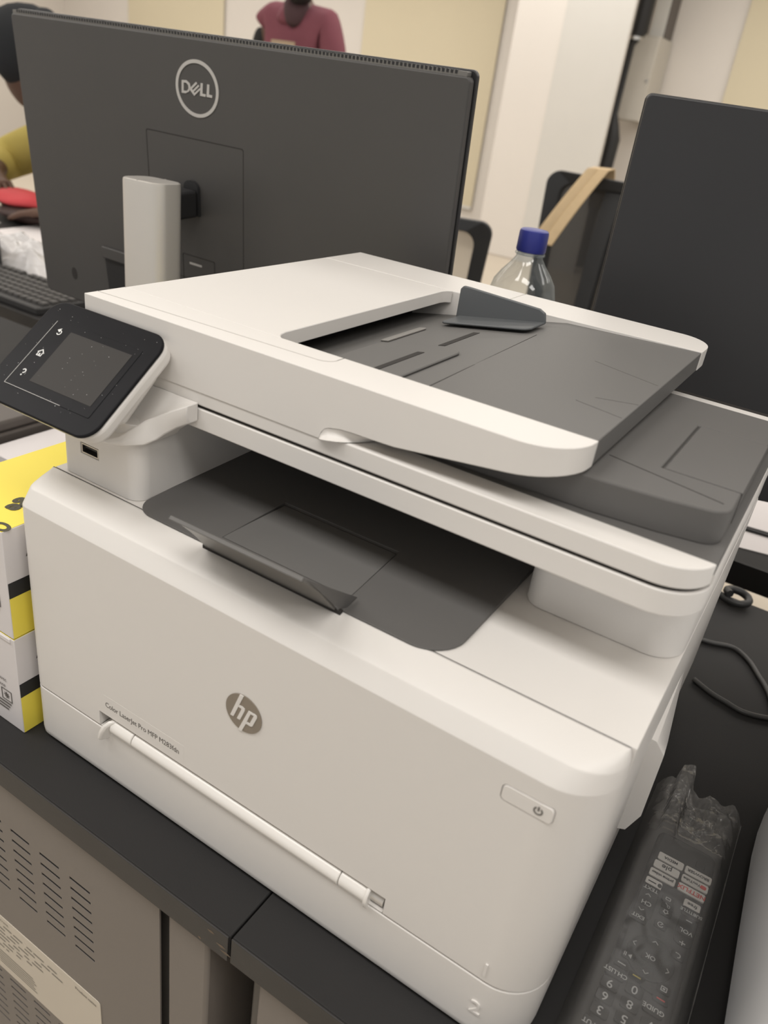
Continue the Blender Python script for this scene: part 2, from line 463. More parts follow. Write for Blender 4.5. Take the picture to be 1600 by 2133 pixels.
for (a, b, c, d) in slots:                       # the folded lip of every slot
    cx, cz = (a+b)/2, (c+d)/2
    if first is None:
        m = MB(); hw, hh = 0.0120, 0.0017
        m.prism([(-hw, -hh), (hw, -hh), (hw, hh), (-hw, hh)], 0.0, 0.006, [[(-hw+0.0004, -hh+0.0003), (hw-0.0004, -hh+0.0003), (hw-0.0004, hh-0.0003), (-hw+0.0004, hh-0.0003)]], lambda a, b, c: (a, c, b))
        m.box(-hw, hw, 0.006, 0.0066, -hh, hh)
        first = m.mesh('vent_slot')
        first.materials.append(M['seam'])
    o = bpy.data.objects.new('vent_slot', first); COL.objects.link(o); o.parent = DL
    org = ORG[DL.name]; o.location = (cx-org[0], YF+0.0005-org[1], cz-org[2])
part('cabinet_shell', MB().box(-0.60, 0.1620, YF+0.012, 0.55, -0.70, -0.0245), 'cab2', DL, 0.002)
part('side_gap', MB().box(0.1625, 0.1695, YF+0.010, 0.02, -0.74, -0.0245), 'seam', DL)
part('desk_leg', MB().box(0.1700, 0.2085, YF, 0.50, F0, -0.0245), 'cab', DL, 0.003)
part('desk_leg', MB().box(-1.30, -1.24, YF+0.002, 0.50, F0, -0.0245), 'cab', DL, 0.003)
lab = part('rating_label', MB().prism(rrect(-0.22, 0.0900, -0.3215, -0.2312, 0.004), YF-0.0008, YF-0.0001, fn=lambda a, b, c: (a, c, b)), 'paper', DL, label='cream paper rating label with small print')
mb = MB(); rnd = random.Random(3)
fy = YF-0.0011
P = lambda x, z: (lambda u, v: (x+u, fy, z+v))
add_text(mb, 'Product name', 0.0048, P(0.0712, -0.2395), 'CENTER', 0.0001)
add_text(mb, 'Rated voltage   Rated current', 0.0058, P(-0.070, -0.2375), 'CENTER')
for r in range(7):
    z = -0.2455 - r*0.0060; x = -0.20
    while x < 0.040 - r*0.012:
        wd = rnd.uniform(0.004, 0.016)
        mb.add([(x, fy, z), (x+wd, fy, z), (x+wd, fy, z+0.0016), (x, fy, z+0.0016)], [(0, 1, 2, 3)])
        x += wd + rnd.uniform(0.002, 0.009)
for k in range(6):
    z = -0.2915 - k*0.0038
    mb.add([(-0.058, fy, z), (-0.006 + 0.002*(k % 3), fy, z), (-0.006 + 0.002*(k % 3), fy, z+0.0011), (-0.058, fy, z+0.0011)], [(0, 1, 2, 3)])
part('label_print', mb, mat('label_print_ink', (0.27, 0.245, 0.21), 0.7), lab, fix=False)
# scuffed chips on the desk edge by the joint
mb = MB()
for (x, z, wdt) in ((0.214, -0.006, 0.006), (0.222, -0.013, 0.008), (0.2255, -0.017, 0.009), (0.206, -0.021, 0.003)):
    mb.prism([(x, z), (x+wdt*0.5, z-0.0012), (x+wdt, z-0.0002), (x+wdt*0.6, z+0.0010)], -0.0397, -0.03945, fn=lambda a, b, c: (a, c, b))
part('edge_chip', mb, mat('raw_chipboard', (0.16, 0.12, 0.085), 0.9, var=0.3, vscale=200), DL)

DR = thing('desk', 'black topped desk under the right half of the printer and the remote', 'desk', (0.75, 0.3, F0))
desk_top(DR, 0.2334, 1.70, -0.0390, 0.66)
part('desk_leg', MB().box(0.2535, 0.300, YF, 0.50, F0, -0.0245), 'cab', DR, 0.003)
part('modesty_panel', MB().box(0.2345, 0.2485, YF+0.020, 0.50, -0.60, -0.0245), 'cab2', DR, 0.002)
part('desk_leg', MB().box(1.62, 1.66, YF, 0.50, F0, -0.0245), 'cab', DR, 0.003)
part('cabinet_shell', MB().box(0.301, 0.95, YF+0.004, 0.55, -0.70, -0.0245), 'cab', DR, 0.002)

DB = thing('desk', 'black topped desk in the row behind, under the keyboard and papers at left', 'desk', (-1.65, 1.05, F0))
part('desk_top', MB().box(-2.9, -0.452, 0.7065, 1.40, -0.0235, 0), 'desk', DB, 0.0012)
part('edge_band', MB().box(-2.9, -0.452, 0.705, 0.7064, -0.0245, 0.0003), 'edge', DB)
for x in (-2.85, -1.3, -0.50):
    part('desk_leg', MB().box(x, x+0.04, 0.74, 1.36, F0, -0.0245), 'cab2', DB, 0.003)
part('modesty_panel', MB().box(-1.40, -0.46, 0.755, 0.770, -0.60, -0.0245), 'black', DB)
DC = thing('desk', 'black topped desk in the row behind, under the white paper sheets at right', 'desk', (0.6, 1.05, F0))
part('desk_top', MB().box(-0.448, 1.7, 0.7625, 1.40, -0.034, 0), 'desk', DC, 0.0012)
part('edge_band', MB().box(-0.448, 1.7, 0.761, 0.7624, -0.035, 0.0003), 'black', DC)
for x in (-0.44, 1.62):
    part('desk_leg', MB().box(x, x+0.04, 0.79, 1.36, F0, -0.035), 'cab2', DC, 0.003)

# ------------------------------------------------------------------ the printer
W = 0.4165
PR = thing('printer', 'large white multifunction laser printer with dark grey trays in the foreground', 'printer', (0, 0, 0))
XL = -0.0065
def ring(d, z, r0=0.030, yb=0.0300, k=0.10):
    r = max(0.0004, r0 - d); x0 = XL + k*d; x1 = W - k*d; n = 10
    rl = max(0.0004, min(0.0105, r))
    pts = [(x0, yb, z)]
    for i in range(n+1):
        a = PI + 0.5*PI*i/n; pts.append((x0 + rl + rl*math.cos(a), d + rl + rl*math.sin(a), z))
    for i in range(n+1):
        a = 1.5*PI + 0.5*PI*i/n; pts.append((x1 - r + r*math.cos(a), d + r + r*math.sin(a), z))
    pts.append((x1, yb, z))
    return pts
prof = [(0.0008, 0.0546), (0, 0.0556), (0, 0.2120), (0.0004, 0.2128), (0.0066, 0.2228), (0.0082, 0.2240), (0.0145, 0.2272), (0.022, 0.2297), (0.0285, 0.2312), (0.0293, 0.2308)]
mb = MB().loft([ring(d, z) for d, z in prof], True, True, True)
door = part('front_door', mb, 'white', PR, angle=22)
btn = rrect(0.3666, 0.3938, 0.1900, 0.2002, 0.0026)
cut(door, [MB().box(0.0683, 0.3172, -0.01, 0.0135, 0.045, 0.0690),
           MB().prism(rrect(0.3666-0.0005, 0.3938+0.0005, 0.1900-0.0005, 0.2002+0.0005, 0.003), -0.01, 0.0016, fn=lambda a, b, c: (a, c, b))])
pb = part('power_button', MB().prism(btn, -0.0002, 0.0014, fn=lambda a, b, c: (a, c, b)), 'white', PR, 0.0004)
mb = MB()
XZ = lambda y0: (lambda a, b, c: (a, c, b))
mb.prism(arcstrip(0.3862, 0.1950, 0.0017, 0.0025, math.radians(125), math.radians(415)), -0.0004, -0.00015, fn=XZ(0))
mb.prism([(0.38575, 0.1950), (0.38665, 0.1950), (0.38665, 0.1978), (0.38575, 0.1978)], -0.0004, -0.00015, fn=XZ(0))
part('power_icon', mb, 'ink', pb)
# the round emblem
em = part('emblem', MB().prism(ellipse(0.202, 0.1468, 0.0142, 0.0140, 48), -0.0006, 0.0004, fn=XZ(0)), 'taupe', PR, label='round taupe hp emblem')
L = lambda pts: [(0.202 + a/1000, 0.1465 + b/1000) for a, b in pts]
mb = MB()
mb.prism(L([(-3.3, 14.05), (-0.35, 14.2), (-7.5, -5.95), (-10.1, -5.95)]), -0.0010, -0.0005, fn=XZ(0))
mb.prism(L([(-3.3, 5.5), (-0.6, 5.55), (0.9, 4.8), (1.15, 3.6), (-2.25, -5.85), (-4.75, -5.85), (-1.45, 3.3), (-1.8, 3.75), (-4.0, 3.8)]), -0.0010, -0.0005, fn=XZ(0))
mb.prism(L([(4.0, 5.2), (9.3, 5.3), (10.6, 4.6), (10.8, 3.45), (7.7, -5.2), (6.4, -6.0), (2.6, -6.0), (-0.55, -14.3), (-3.2, -14.05)]), -0.0010, -0.0005, [L([(5.7, 3.6), (8.3, 3.75), (5.4, -4.25), (3.15, -4.3)])], fn=XZ(0))
part('emblem_letters', mb, 'white', em)
# model name sticker
st = part('name_sticker', MB().prism(rrect(0.0722, 0.1528, 0.0745, 0.0873, 0.001), -0.00006, 0.0003, fn=XZ(0)), 'white', PR)
mb = MB()
add_text(mb, 'Color LaserJet Pro MFP M283fdn', 0.0064, lambda u, v: (0.1118 + u*0.87, -0.0002, 0.0792 + v), 'CENTER', 0.0, 0.97)
part('model_lettering', mb, 'ink', st, fix=False)
# embossed tray numbers
for txt, x, z in (('1', 0.3850, 0.0648), ('2', 0.3858, 0.0295)):
    vs, fs = text2d(txt, 0.0155)
    mb = MB(); n = len(vs)
    mb.add([(x+p[0], -0.0009, z+p[1]) for p in vs] + [(x+p[0], 0.0010, z+p[1]) for p in vs], fs + [tuple(n+i for i in f) for f in fs])
    ec = {}
    for f in fs:
        for i in range(len(f)):
            e = (f[i], f[(i+1) % len(f)]); ec.setdefault(tuple(sorted(e)), []).append(e)
    mb.f += [(e[0][0], e[0][1], n+e[0][1], n+e[0][0]) for e in ec.values() if len(e) == 1]
    part('tray_number', mb, 'white', PR)
# tray handle bar in its recess
part('handle_recess', MB().box(0.0690, 0.3165, 0.0004, 0.0124, 0.0549, 0.0553), 'white', PR)
part('handle_recess', MB().box(0.0690, 0.3165, 0.0125, 0.0135, 0.0548, 0.0688), 'white', PR)
hb = None
def bar(x0, x1, r0=0.0062):
    rings = []
    for x, k in ((x0, 0.9), (x0+0.0005, 1.0), (x1-0.0005, 1.0), (x1, 0.9)):
        rings.append([(x, 0.0030 - 0.0058*k*math.cos(2*PI*i/24), 0.0600 + r0*k*math.sin(2*PI*i/24)) for i in range(24)])
    return MB().loft(rings)
hb = part('handle_bar', bar(0.0815, 0.1030), 'white2', PR)
part('handle_bar', bar(0.1036, 0.2845, 0.0060), 'white2', PR)
part('handle_bar', bar(0.2850, 0.3045), 'white2', PR)
part('handle_core', MB().tube([(0.078, 0.006, 0.060), (0.3155, 0.006, 0.060)], 0.0048, 16), 'silver', PR)
mb = MB().prism([(0.010, 0.0660), (-0.0015, 0.0668), (-0.0050, 0.0625), (-0.0062, 0.0560), (-0.0060, 0.0475), (-0.0010, 0.0470), (0.010, 0.0530)], -0.5, 0.5, fn=lambda a, b, c: (0.0790 + c*0.0040 + a*0.55 + (b-0.057)*0.32, a, b))
part('handle_lever', mb, 'white2', PR, 0.0012)
rings = [[(x, 0.0026 - (0.0062*k)*math.cos(2*PI*i/20), 0.0590 + 0.0095*k*math.sin(2*PI*i/20)) for i in range(20)] for x, k in ((0.3040, 0.94), (0.3046, 1.0), (0.3060, 1.0), (0.3066, 0.94))]
part('handle_clip', MB().loft(rings), 'white2', PR)
# lower paper tray
def ring2(d, z):
    r = 0.030; pts = []; n = 10; x0 = XL+d; x1 = W-d; y0 = d; rr = r-d; rl = 0.0105-d
    for i in range(n+1):
        a = PI+0.5*PI*i/n; pts.append((x0+rl+rl*math.cos(a), y0+rl+rl*math.sin(a), z))
    for i in range(n+1):
        a = 1.5*PI+0.5*PI*i/n; pts.append((x1-rr+rr*math.cos(a), y0+rr+rr*math.sin(a), z))
    return [(x0, 0.34, z)] + pts + [(x1, 0.34, z)]
part('paper_tray', MB().loft([ring2(d, z) for d, z in ((0.006, 0.0010), (0.0025, 0.0025), (0.0006, 0.006), (0, 0.011), (0, 0.0526), (0.0008, 0.0536))]), 'white', PR, angle=22).modifiers.new('even_shading', 'WEIGHTED_NORMAL').weight = 80
for x in (0.05, 0.36):
    for y in (0.06, 0.36):
        part('rubber_foot', MB().lathe([(0.012, 0.0), (0.012, 0.0013)], (x, y, 0), 16), 'black', PR)
part('tray_seam', MB().prism(rrect(XL+0.0025, W-0.0025, 0.0025, 0.33, [0.009, 0.0275, 0, 0], 8), 0.0534, 0.0549), 'seam', PR)
# main body behind the front door
part('body', MB().prism(rrect(-0.0030, W, 0.0310, 0.420, [0.0003, 0.0003, 0.02, 0.02]), 0.0546, 0.2310), 'white', PR, 0.0006)
part('rear_base', MB().box(0.004, W-0.004, 0.342, 0.418, 0.0012, 0.0545), 'white', PR)
part('door_seam', MB().box(0.003, W-0.003, 0.0296, 0.0312, 0.06, 0.2300), 'seam', PR)
gp_ = [(0.4150, 0.1470), (0.4200, 0.1465), (0.42685, 0.1385), (0.42765, 0.0830), (0.4215, 0.0650), (0.4150, 0.0620)]
mb = MB().loft([[(x, 0.150, z) for x, z in gp_], [(0.415 + (x-0.415)*0.90, 0.165, z) for x, z in gp_], [(0.415 + (x-0.415)*0.10, 0.255, z) for x, z in gp_]])
part('side_grip', mb, 'white', PR, 0.0012, 3)
# output bin: slab with a shallow rectangular recess and the stop flap
ob = MB().prism(rrect(0.0775, 0.3140, 0.0262, 0.20, [0.017, 0.023, 0.0, 0.0], 8), 0.2312, 0.2348, [[(0.1455, 0.0385), (0.1465, 0.1005), (0.2390, 0.1005), (0.2430, 0.0385)][::-1]])
ob.xf(lambda x, y, z: (x - 0.035*max(0, y-0.045)*max(0, 1-(x-0.0775)/0.08), y, z - 0.0025 + 0.030*max(0, y-0.03) if z > 0.233 else z))
BIN = part('output_bin', ob, 'dgrey', PR, 0.0009, 3)
part('bin_recess', MB().box(0.1450, 0.2435, 0.0380, 0.1010, 0.2313, 0.2318), 'dgrey', BIN)
mb = MB().add([(0.1450, 0.0390, 0.2322), (0.2425, 0.0390, 0.2322), (0.2380, 0.0985, 0.2330), (0.1475, 0.0985, 0.2330)], [(0, 1, 2, 3)])
part('recess_floor', mb, 'mgrey', BIN)
mb = MB()
mb.prism([(0.143, 0.0262), (0.247, 0.0262), (0.247, 0.0235), (0.143, 0.0235)], 0.2255, 0.2326)
part('flap_slot', mb, 'seam', BIN)
# flap: leans up and outward, its top edge is the lip
def flap_pt(u, v, o=0.0):
    x = 0.1435 + 0.1020*u
    y0_, z0_ = 0.0265 - 0.0025*u, 0.2305 + 0.0030*u
    y1_, z1_ = -0.0030 - 0.0100*u, 0.2630 + 0.0090*u
    return (x, y0_ + (y1_-y0_)*v + o*0.75, z0_ + (z1_-z0_)*v + o*0.65 + 0.0022*math.sin(PI*v))
mb = MB(); N = 8
top = [flap_pt(u/10, v/N, 0) for v in range(N+1) for u in range(11)]
bot = [flap_pt(u/10, v/N, -0.0016) for v in range(N+1) for u in range(11)]
mb.grid(lambda a, b: flap_pt(0.02*(1-b)+a*(1-0.04*(1-b)), b, 0), 11, 9)
mb.grid(lambda a, b: flap_pt(0.02*(1-b)+a*(1-0.04*(1-b)), b, -0.0016), 11, 9)
bl = [((0, 10), (99, 109))]
nn = 99
edge = [i for i in range(11)] + [11*k+10 for k in range(1, 9)] + [88+i for i in range(9, -1, -1)] + [11*k for k in range(7, 0, -1)]
for i in range(len(edge)):
    a, b = edge[i], edge[(i+1) % len(edge)]
    mb.f.append((a, b, nn+b, nn+a))
FL = part('stop_flap', mb, 'flap', PR, 0.0)
part('flap_lip', MB().loft([[flap_pt(u, 0.985, 0.0004), flap_pt(u, 1.03, 0.0004), flap_pt(u, 1.03, -0.0022), flap_pt(u, 0.985, -0.0022)] for u in (-0.002, 0.5, 1.002)]), 'mgrey', FL, 0.0004)
part('flap_rib', MB().add([flap_pt(1.0, 0.0), flap_pt(1.0, 0.96), (0.2475, 0.040, 0.2342), (0.2475, 0.030, 0.2325)], [(0, 1, 2, 3)]), 'dgrey', FL)
for x in (0.146, 0.2432):
    part('flap_hinge', MB().lathe([(0.0016, x-0.002), (0.0016, x+0.002)], (0, 0.0255, 0.2325), 12, 'x'), 'dgrey', FL)
# left block with the front usb port
LB = part('left_block', MB().prism(rrect(0.0035, 0.0770, 0.0325, 0.20, [0.006, 0.011, 0, 0], 8), 0.2311, 0.2858), 'white', PR, 0.0006)
cut(LB, [MB().box(0.0225, 0.0400, 0.02, 0.0395, 0.2500, 0.2582)])
def usb_hole(a): return rrect(0.0225+a, 0.0400-a, 0.2500+a, 0.2582-a, 0.0003)
UP = part('usb_port', MB().prism(usb_hole(0.0004), 0.0330, 0.0392, [usb_hole(0.0014)], fn=XZ(0)), 'steel', PR, label='usb socket with a metal shell')
part('socket_hollow', MB().box(0.0235, 0.0390, 0.0385, 0.0393, 0.2508, 0.2574), 'seam', UP)
part('socket_tongue', MB().box(0.0250, 0.0376, 0.0345, 0.0390, 0.2542, 0.2560), 'black', UP)
# right support and rear of the paper bay
part('right_support', MB().prism(rrect(0.3215, 0.4163, 0.1095, 0.24, [0.012, 0.020, 0, 0], 8), 0.2311, 0.2858), 'white', PR, 0.0008)
part('rear_support', MB().box(0.0035, 0.4160, 0.215, 0.4150, 0.2311, 0.2858), 'white', PR)
part('bay_back', MB().box(0.0775, 0.3214, 0.206, 0.2145, 0.2365, 0.2858), 'black', PR)
# scanner base
def lid_outline(d=0.0, y0=0.060, r=0.026): return rrect(0.0012+d, 0.4188-d, y0+d, 0.400-d, [0.010, r-d, 0.012, 0.012], 10)
part('scanner_base', MB().prism(lid_outline(), 0.2862, 0.3002), 'white', PR, 0.0008, 3)
part('lid_gap', MB().prism(lid_outline(0.0022), 0.3001, 0.3026), 'seam', PR)
def front_frame(y0, y1, r=0.026):
    pts = [(0.0012, y1), (0.0012, y0+0.010), (0.0041, y0+0.0029), (0.0112, y0)]
    lim = math.asin(max(-1.0, (y1-y0-r)/r))
    for k in range(11):
        a = -PI/2 + (lim+PI/2)*k/10
        pts.append((0.4188-r + r*math.cos(a), y0+r + r*math.sin(a)))
    return pts
LID = part('scanner_lid', MB().prism(front_frame(0.060, 0.0799), 0.3024, 0.3143), 'white', PR, 0.0009, 3)
part('lid_back_rail', MB().prism(rrect(0.2005, 0.4188, 0.320, 0.348, [0, 0, 0.012, 0.002], 8), 0.3024, 0.3145), 'white', LID, 0.0006)
part('lid_rear_block', MB().box(0.0012, 0.2000, 0.320, 0.398, 0.3024, 0.3110), 'white', LID, 0.0006)
part('lid_side_strip', MB().box(0.4165, 0.4188, 0.0803, 0.3195, 0.3026, 0.3075), 'white', LID)
# dark eject deck with the raised platform
DK = part('eject_deck', MB().box(0.0040, 0.4182, 0.0803, 0.3195, 0.3026, 0.3140), 'dgrey', PR, 0.0005)
mb = MB().prism([(0.20, 0.0818), (0.352, 0.0862), (0.385, 0.0905), (0.400, 0.0940)] + [(0.4020+0.0125*math.sin(a), 0.1072-0.0125*math.cos(a)) for a in [0.2+i*(PI/2-0.2)/6 for i in range(7)]] + [(0.4145, 0.283), (0.20, 0.283)], 0.3136, 0.3330)
slp = lambda x, y, z: (x, y, z - (y-0.084)*0.0138 if z > 0.32 else z)
mb.xf(slp)
PF = part('eject_platform', mb, 'dgrey', PR, 0.0016, 3)
cut(PF, [MB().box(0.3722, 0.420, 0.1318, 0.2265, 0.3308, 0.34).xf(slp)])
part('paper_stop', MB().box(0.3740, 0.4150, 0.1322, 0.2258, 0.3308, 0.33305).xf(slp), 'dgrey', PF, 0.0004)
part('stop_seam', MB().box(0.41465, 0.4149, 0.1316, 0.1324, 0.3145, 0.3322), 'seam', PF)
part('moulded_line', MB().prism(stroke((0.345, 0.1245), (0.4095, 0.1090), 0.0006), 0.3328, 0.33315).xf(slp), 'seam', PF)

# ADF: body with rails, slanted input tray and the hinged cover
ZT = 0.3497
ZB = [(0.0, 0.3112), (0.1964, 0.3112), (0.1975, 0.3150), (0.1997, 0.3180), (0.2024, 0.3195), (0.2098, 0.3211), (0.2178, 0.3217), (0.232, 0.3221), (0.246, 0.3226), (0.345, 0.3355)]
def zbot(x):
    for (xa, za), (xb, zb_) in zip(ZB, ZB[1:]):
        if x <= xb: return za + (zb_-za)*(x-xa)/(xb-xa)
    return ZB[-1][1]
def railx(x0, x1, n):
    return [x0 + (x1-x0)*i/n for i in range(n+1)]
def rail(yfun_front, yfun_back, xs):
    rings = []
    for x in xs:
        yf, yb = yfun_front(x), yfun_back(x); zb = zbot(x)
        rings.append([(x, yf, zb), (x, yf, ZT), (x, yb, ZT), (x, yb, zb)])
    return MB().loft(rings)
def yfront(x):
    if x < 0.312: return 0.0594
    q = min(1.0, (x-0.312)/0.0325); return 0.0594 + 0.0315*(1-math.sqrt(max(0, 1-q*q)))
xs = railx(0.0005, 0.1964, 4) + [0.1975, 0.1997, 0.2024, 0.2060, 0.2098, 0.2140, 0.2178, 0.2250, 0.232, 0.240, 0.246] + railx(0.26, 0.312, 3) + [0.312+0.0325*math.sin(PI/2*k/10) for k in range(1, 11)]
ADF = part('feeder_front_rail', rail(yfront, lambda x: 0.0934, xs), 'white', PR, 0.0010, 3)
def yback(x):
    if x < 0.318: return 0.3890
    q = min(1.0, (x-0.318)/0.0265); return 0.3890 - 0.030*(1-math.sqrt(max(0, 1-q*q)))
def yin(x): return 0.330 + 0.012*max(0, (x-0.19)/0.155)
part('feeder_back_rail', rail(yin, yback, [0.0005, 0.10, 0.1785]), 'white', PR, 0.0008)
part('feeder_back_rail', rail(yin, yback, [0.1792, 0.25, 0.318] + [0.318+0.0265*math.sin(PI/2*k/10) for k in range(1, 11)]), 'white', PR, 0.0010, 3)
part('feeder_left_wall', MB().box(0.0005, 0.0120, 0.0936, 0.3298, 0.3160, 0.3393), 'white', PR)
# cover: thin shell with its seam line, left of the paper well
cov = [(0.0010, 0.0935), (0.0010, 0.3295), (0.1315, 0.3295)]
well = [(0.1265, 0.3295), (0.1315, 0.3245), (0.1325, 0.1065), (0.1345, 0.1030), (0.1380, 0.1005), (0.150, 0.0935)]
part('feeder_cover', MB().prism([(0.0008, 0.0936), (0.139, 0.0936)] + [(0.1360, 0.0960), (0.1335, 0.1000), (0.1320, 0.1060), (0.1310, 0.3190), (0.1325, 0.3250), (0.1360, 0.3292)] + [(0.0008, 0.3292)], 0.3395, ZT), 'white', PR, 0.0006)
mb = MB()
mb.prism(stroke((0.0004, 0.0700), (0.178, 0.0775), 0.0005), ZT-0.0004, ZT+0.00012)
mb.prism(arcstrip(0.178, 0.0862, 0.0084, 0.0089, -PI/2, 0, 8), ZT-0.0004, ZT+0.00012)
part('cover_seam', mb, mat('soft_seam', (0.40, 0.375, 0.35), 0.8), PR)
part('cover_seam', MB().box(0.1862, 0.1866, 0.0860, 0.0937, ZT-0.002, ZT+0.00012), 'seam', PR)
part('feed_roller_housing', MB().box(0.0130, 0.1000, 0.0940, 0.3290, 0.3165, 0.3390), 'black', PR)
# input tray
TP = [(0.100, 0.3225), (0.150, 0.3318), (0.2395, 0.3470), (0.3440, 0.3492)]
def tz(x):
    for (a, za), (b, zb) in zip(TP, TP[1:]):
        if x <= b: return za + (zb-za)*(x-a)/(b-a)
    return TP[-1][1]
TR = part('input_tray', MB().prism(TP + [(0.3440, 0.3352), (0.246, 0.3224), (0.197, 0.3166), (0.100, 0.3166)], 0.0938, 0.3415, fn=lambda a, b, c: (a, c, b)), 'mgrey', PR, 0.0005)
def on_tray(outline, h, below=0.0):
    m = MB(); n = len(outline)
    m.add([(x, y, tz(x)-below) for x, y in outline] + [(x, y, tz(x)+h) for x, y in outline],
          [tuple(reversed(range(n))), tuple(n+i for i in range(n))] + [(i, (i+1) % n, n+(i+1) % n, n+i) for i in range(n)])
    return m
part('fold_line', on_tray(stroke((0.2415, 0.0945), (0.2365, 0.275), 0.0007), 0.00015), 'seam', TR)
for y0, y1, x in ((0.205, 0.262, 0.1935), (0.108, 0.168, 0.1965)):
    part('guide_slot', on_tray([(x-0.0022, y0), (x+0.0030, y0), (x+0.0030, y1), (x-0.0022, y1)], 0.0003), 'seam', TR)
part('front_guide', on_tray(rrect(0.1530, 0.2190, 0.0942, 0.1900, [0, 0, 0.010, 0.010], 6), 0.0022), 'mgrey', TR, 0.0014)
part('guide_slot', on_tray([(0.1942, 0.108), (0.1993, 0.108), (0.1993, 0.1700), (0.1942, 0.1700)], 0.0025), 'seam', TR)
part('paper_lever', on_tray([(0.1475, 0.1990), (0.154, 0.1990), (0.154, 0.2560), (0.1475, 0.2560)], 0.0016), 'lever', TR, 0.0006)
mb = MB()
SL = mat('soft_line', (0.105, 0.10, 0.096), 0.7)
for p, q in (((0.2927, 0.243), (0.3415, 0.2226)), ((0.3193, 0.1637), (0.3431, 0.1721)), ((0.3125, 0.1489), (0.3426, 0.1401))):
    part('moulded_line', on_tray(stroke(p, q, 0.0005), 0.00012), SL, TR)
GD = part('paper_guide', on_tray(rrect(0.1560, 0.2300, 0.2745, 0.3090, [0.004, 0.007, 0.0, 0.0], 6), 0.0042, -0.0022), 'ggrey', PR, 0.0008)
mb = MB()
rings = []
gp = [(0.1535, 0.336), (0.1540, 0.3570), (0.1570, 0.3600), (0.2245, 0.3570), (0.2295, 0.3520), (0.2305, 0.347)]
mb.prism([(0.1535, 0.3345), (0.1535, 0.3585), (0.1560, 0.3612), (0.1620, 0.3612), (0.2235, 0.3585), (0.2285, 0.3560), (0.2300, 0.3500), (0.2300, 0.3480)], 0.3060, 0.3095, fn=lambda a, b, c: (a, c, b))
part('guide_wall', mb, 'ggrey', GD, 0.0008)
# finger notch under the front rail: a scooped lip
ST = [(0.1966, 0.0594, 0.3113), (0.1974, 0.0594, 0.3144), (0.1997, 0.0594, 0.3180), (0.2024, 0.0594, 0.3195), (0.2098, 0.0594, 0.3211), (0.2178, 0.0594, 0.3217), (0.2245, 0.0594, 0.3219), (0.2335, 0.0610, 0.3222)]
SB = [(0.1966, 0.0594, 0.3113), (0.2000, 0.0560, 0.3128), (0.2050, 0.0552, 0.3140), (0.2105, 0.0565, 0.3147), (0.2155, 0.0600, 0.3149), (0.2205, 0.0660, 0.3149), (0.2250, 0.0735, 0.3149), (0.2300, 0.0800, 0.3160)]
def interp(L_, a):
    q = a*(len(L_)-1); k = min(int(q), len(L_)-2); q -= k
    return Vector(L_[k])*(1-q) + Vector(L_[k+1])*q
def notch(a, b):
    p = interp(ST, a)*(1-b) + interp(SB, a)*b
    bul = math.sin(PI*b)*math.sin(PI*min(1, a*1.05))
    return (p.x, p.y + 0.0030*bul*(1-a), p.z - 0.0004*bul)
NT = MB().grid(notch, 29, 10)
part('finger_lip', NT, 'white', PR, angle=60, fix=False)

# control panel and its bracket
DU = Vector((0, 0.793, 0.610)).normalized(); DN = Vector((0, -0.610, 0.793)).normalized(); A2 = Vector((0, -0.035, 0.27))
def pan(x, v, n=0.0):
    p = A2 + DU*v + DN*n
    return (x, p.y, p.z)
PAN = lambda a, b, c: pan(a, b, c)
PX0, PX1, PV0, PV1 = -0.0235, 0.0815, 0.0330, 0.1160
CP = part('control_panel', MB().prism(rrect(PX0+0.004, PX1+0.0008, PV0+0.0020, PV1-0.0005, 0.0125, 8), -0.0125, -0.0025, fn=PAN), 'white', PR, 0.0030, 4)
BZ = part('panel_bezel', MB().prism(rrect(PX0, PX1, PV0, PV1, 0.0125, 8), -0.0026, 0.0, fn=PAN), 'bezel', CP, 0.0009, 3)
part('panel_glass', MB().prism(rrect(-0.0078, 0.0705, 0.0463, 0.1010, 0.0012), -0.0006, 0.00035, fn=PAN), 'bezel', CP, 0.0002)
part('display', MB().prism(rrect(0.0096, 0.0658, 0.0537, 0.0955, 0.0004), -0.0002, 0.00055, fn=PAN), 'lcd', CP, label='grey touch display, switched off')
m1 = MB()
m1.prism([(-0.0078, 0.0464), (0.045, 0.0464), (0.045, 0.0467), (-0.0078, 0.0467)], 0.0001, 0.0006, fn=PAN)
m1.prism([(-0.0078, 0.0464), (-0.0075, 0.0464), (-0.0075, 0.1000), (-0.0078, 0.1000)], 0.0001, 0.0006, fn=PAN)
part('glass_edge', m1, 'logo', CP)
mb = MB()
cx, cv = 0.0011, 0.0928                                         # back arrow
mb.prism(arcstrip(cx, cv-0.0004, 0.0013, 0.0020, math.radians(-150), math.radians(100), 16), 0.0004, 0.00058, fn=PAN)
mb.prism([(cx-0.0029, cv+0.0012), (cx-0.0002, cv+0.0031), (cx-0.0002, cv-0.0004)], 0.0004, 0.00058, fn=PAN)
part('back_icon', mb, 'icon', CP)
mb = MB(); cx, cv = 0.0003, 0.0744                              # house
mb.prism([(cx-0.0031, cv+0.0002), (cx, cv+0.0030), (cx+0.0031, cv+0.0002), (cx+0.0026, cv-0.0003), (cx, cv+0.0020), (cx-0.0026, cv-0.0003)], 0.0004, 0.00058, fn=PAN)
mb.prism([(cx-0.0022, cv-0.0002), (cx-0.0022, cv-0.0027), (cx+0.0022, cv-0.0027), (cx+0.0022, cv-0.0002), (cx+0.0015, cv+0.0004), (cx+0.0015, cv-0.0020), (cx-0.0015, cv-0.0020), (cx-0.0015, cv+0.0004)], 0.0004, 0.00058, fn=PAN)
mb.prism([(cx-0.0006, cv-0.0022), (cx+0.0006, cv-0.0022), (cx+0.0006, cv-0.0005), (cx-0.0006, cv-0.0005)], 0.0004, 0.00058, fn=PAN)
part('home_icon', mb, 'icon', CP)
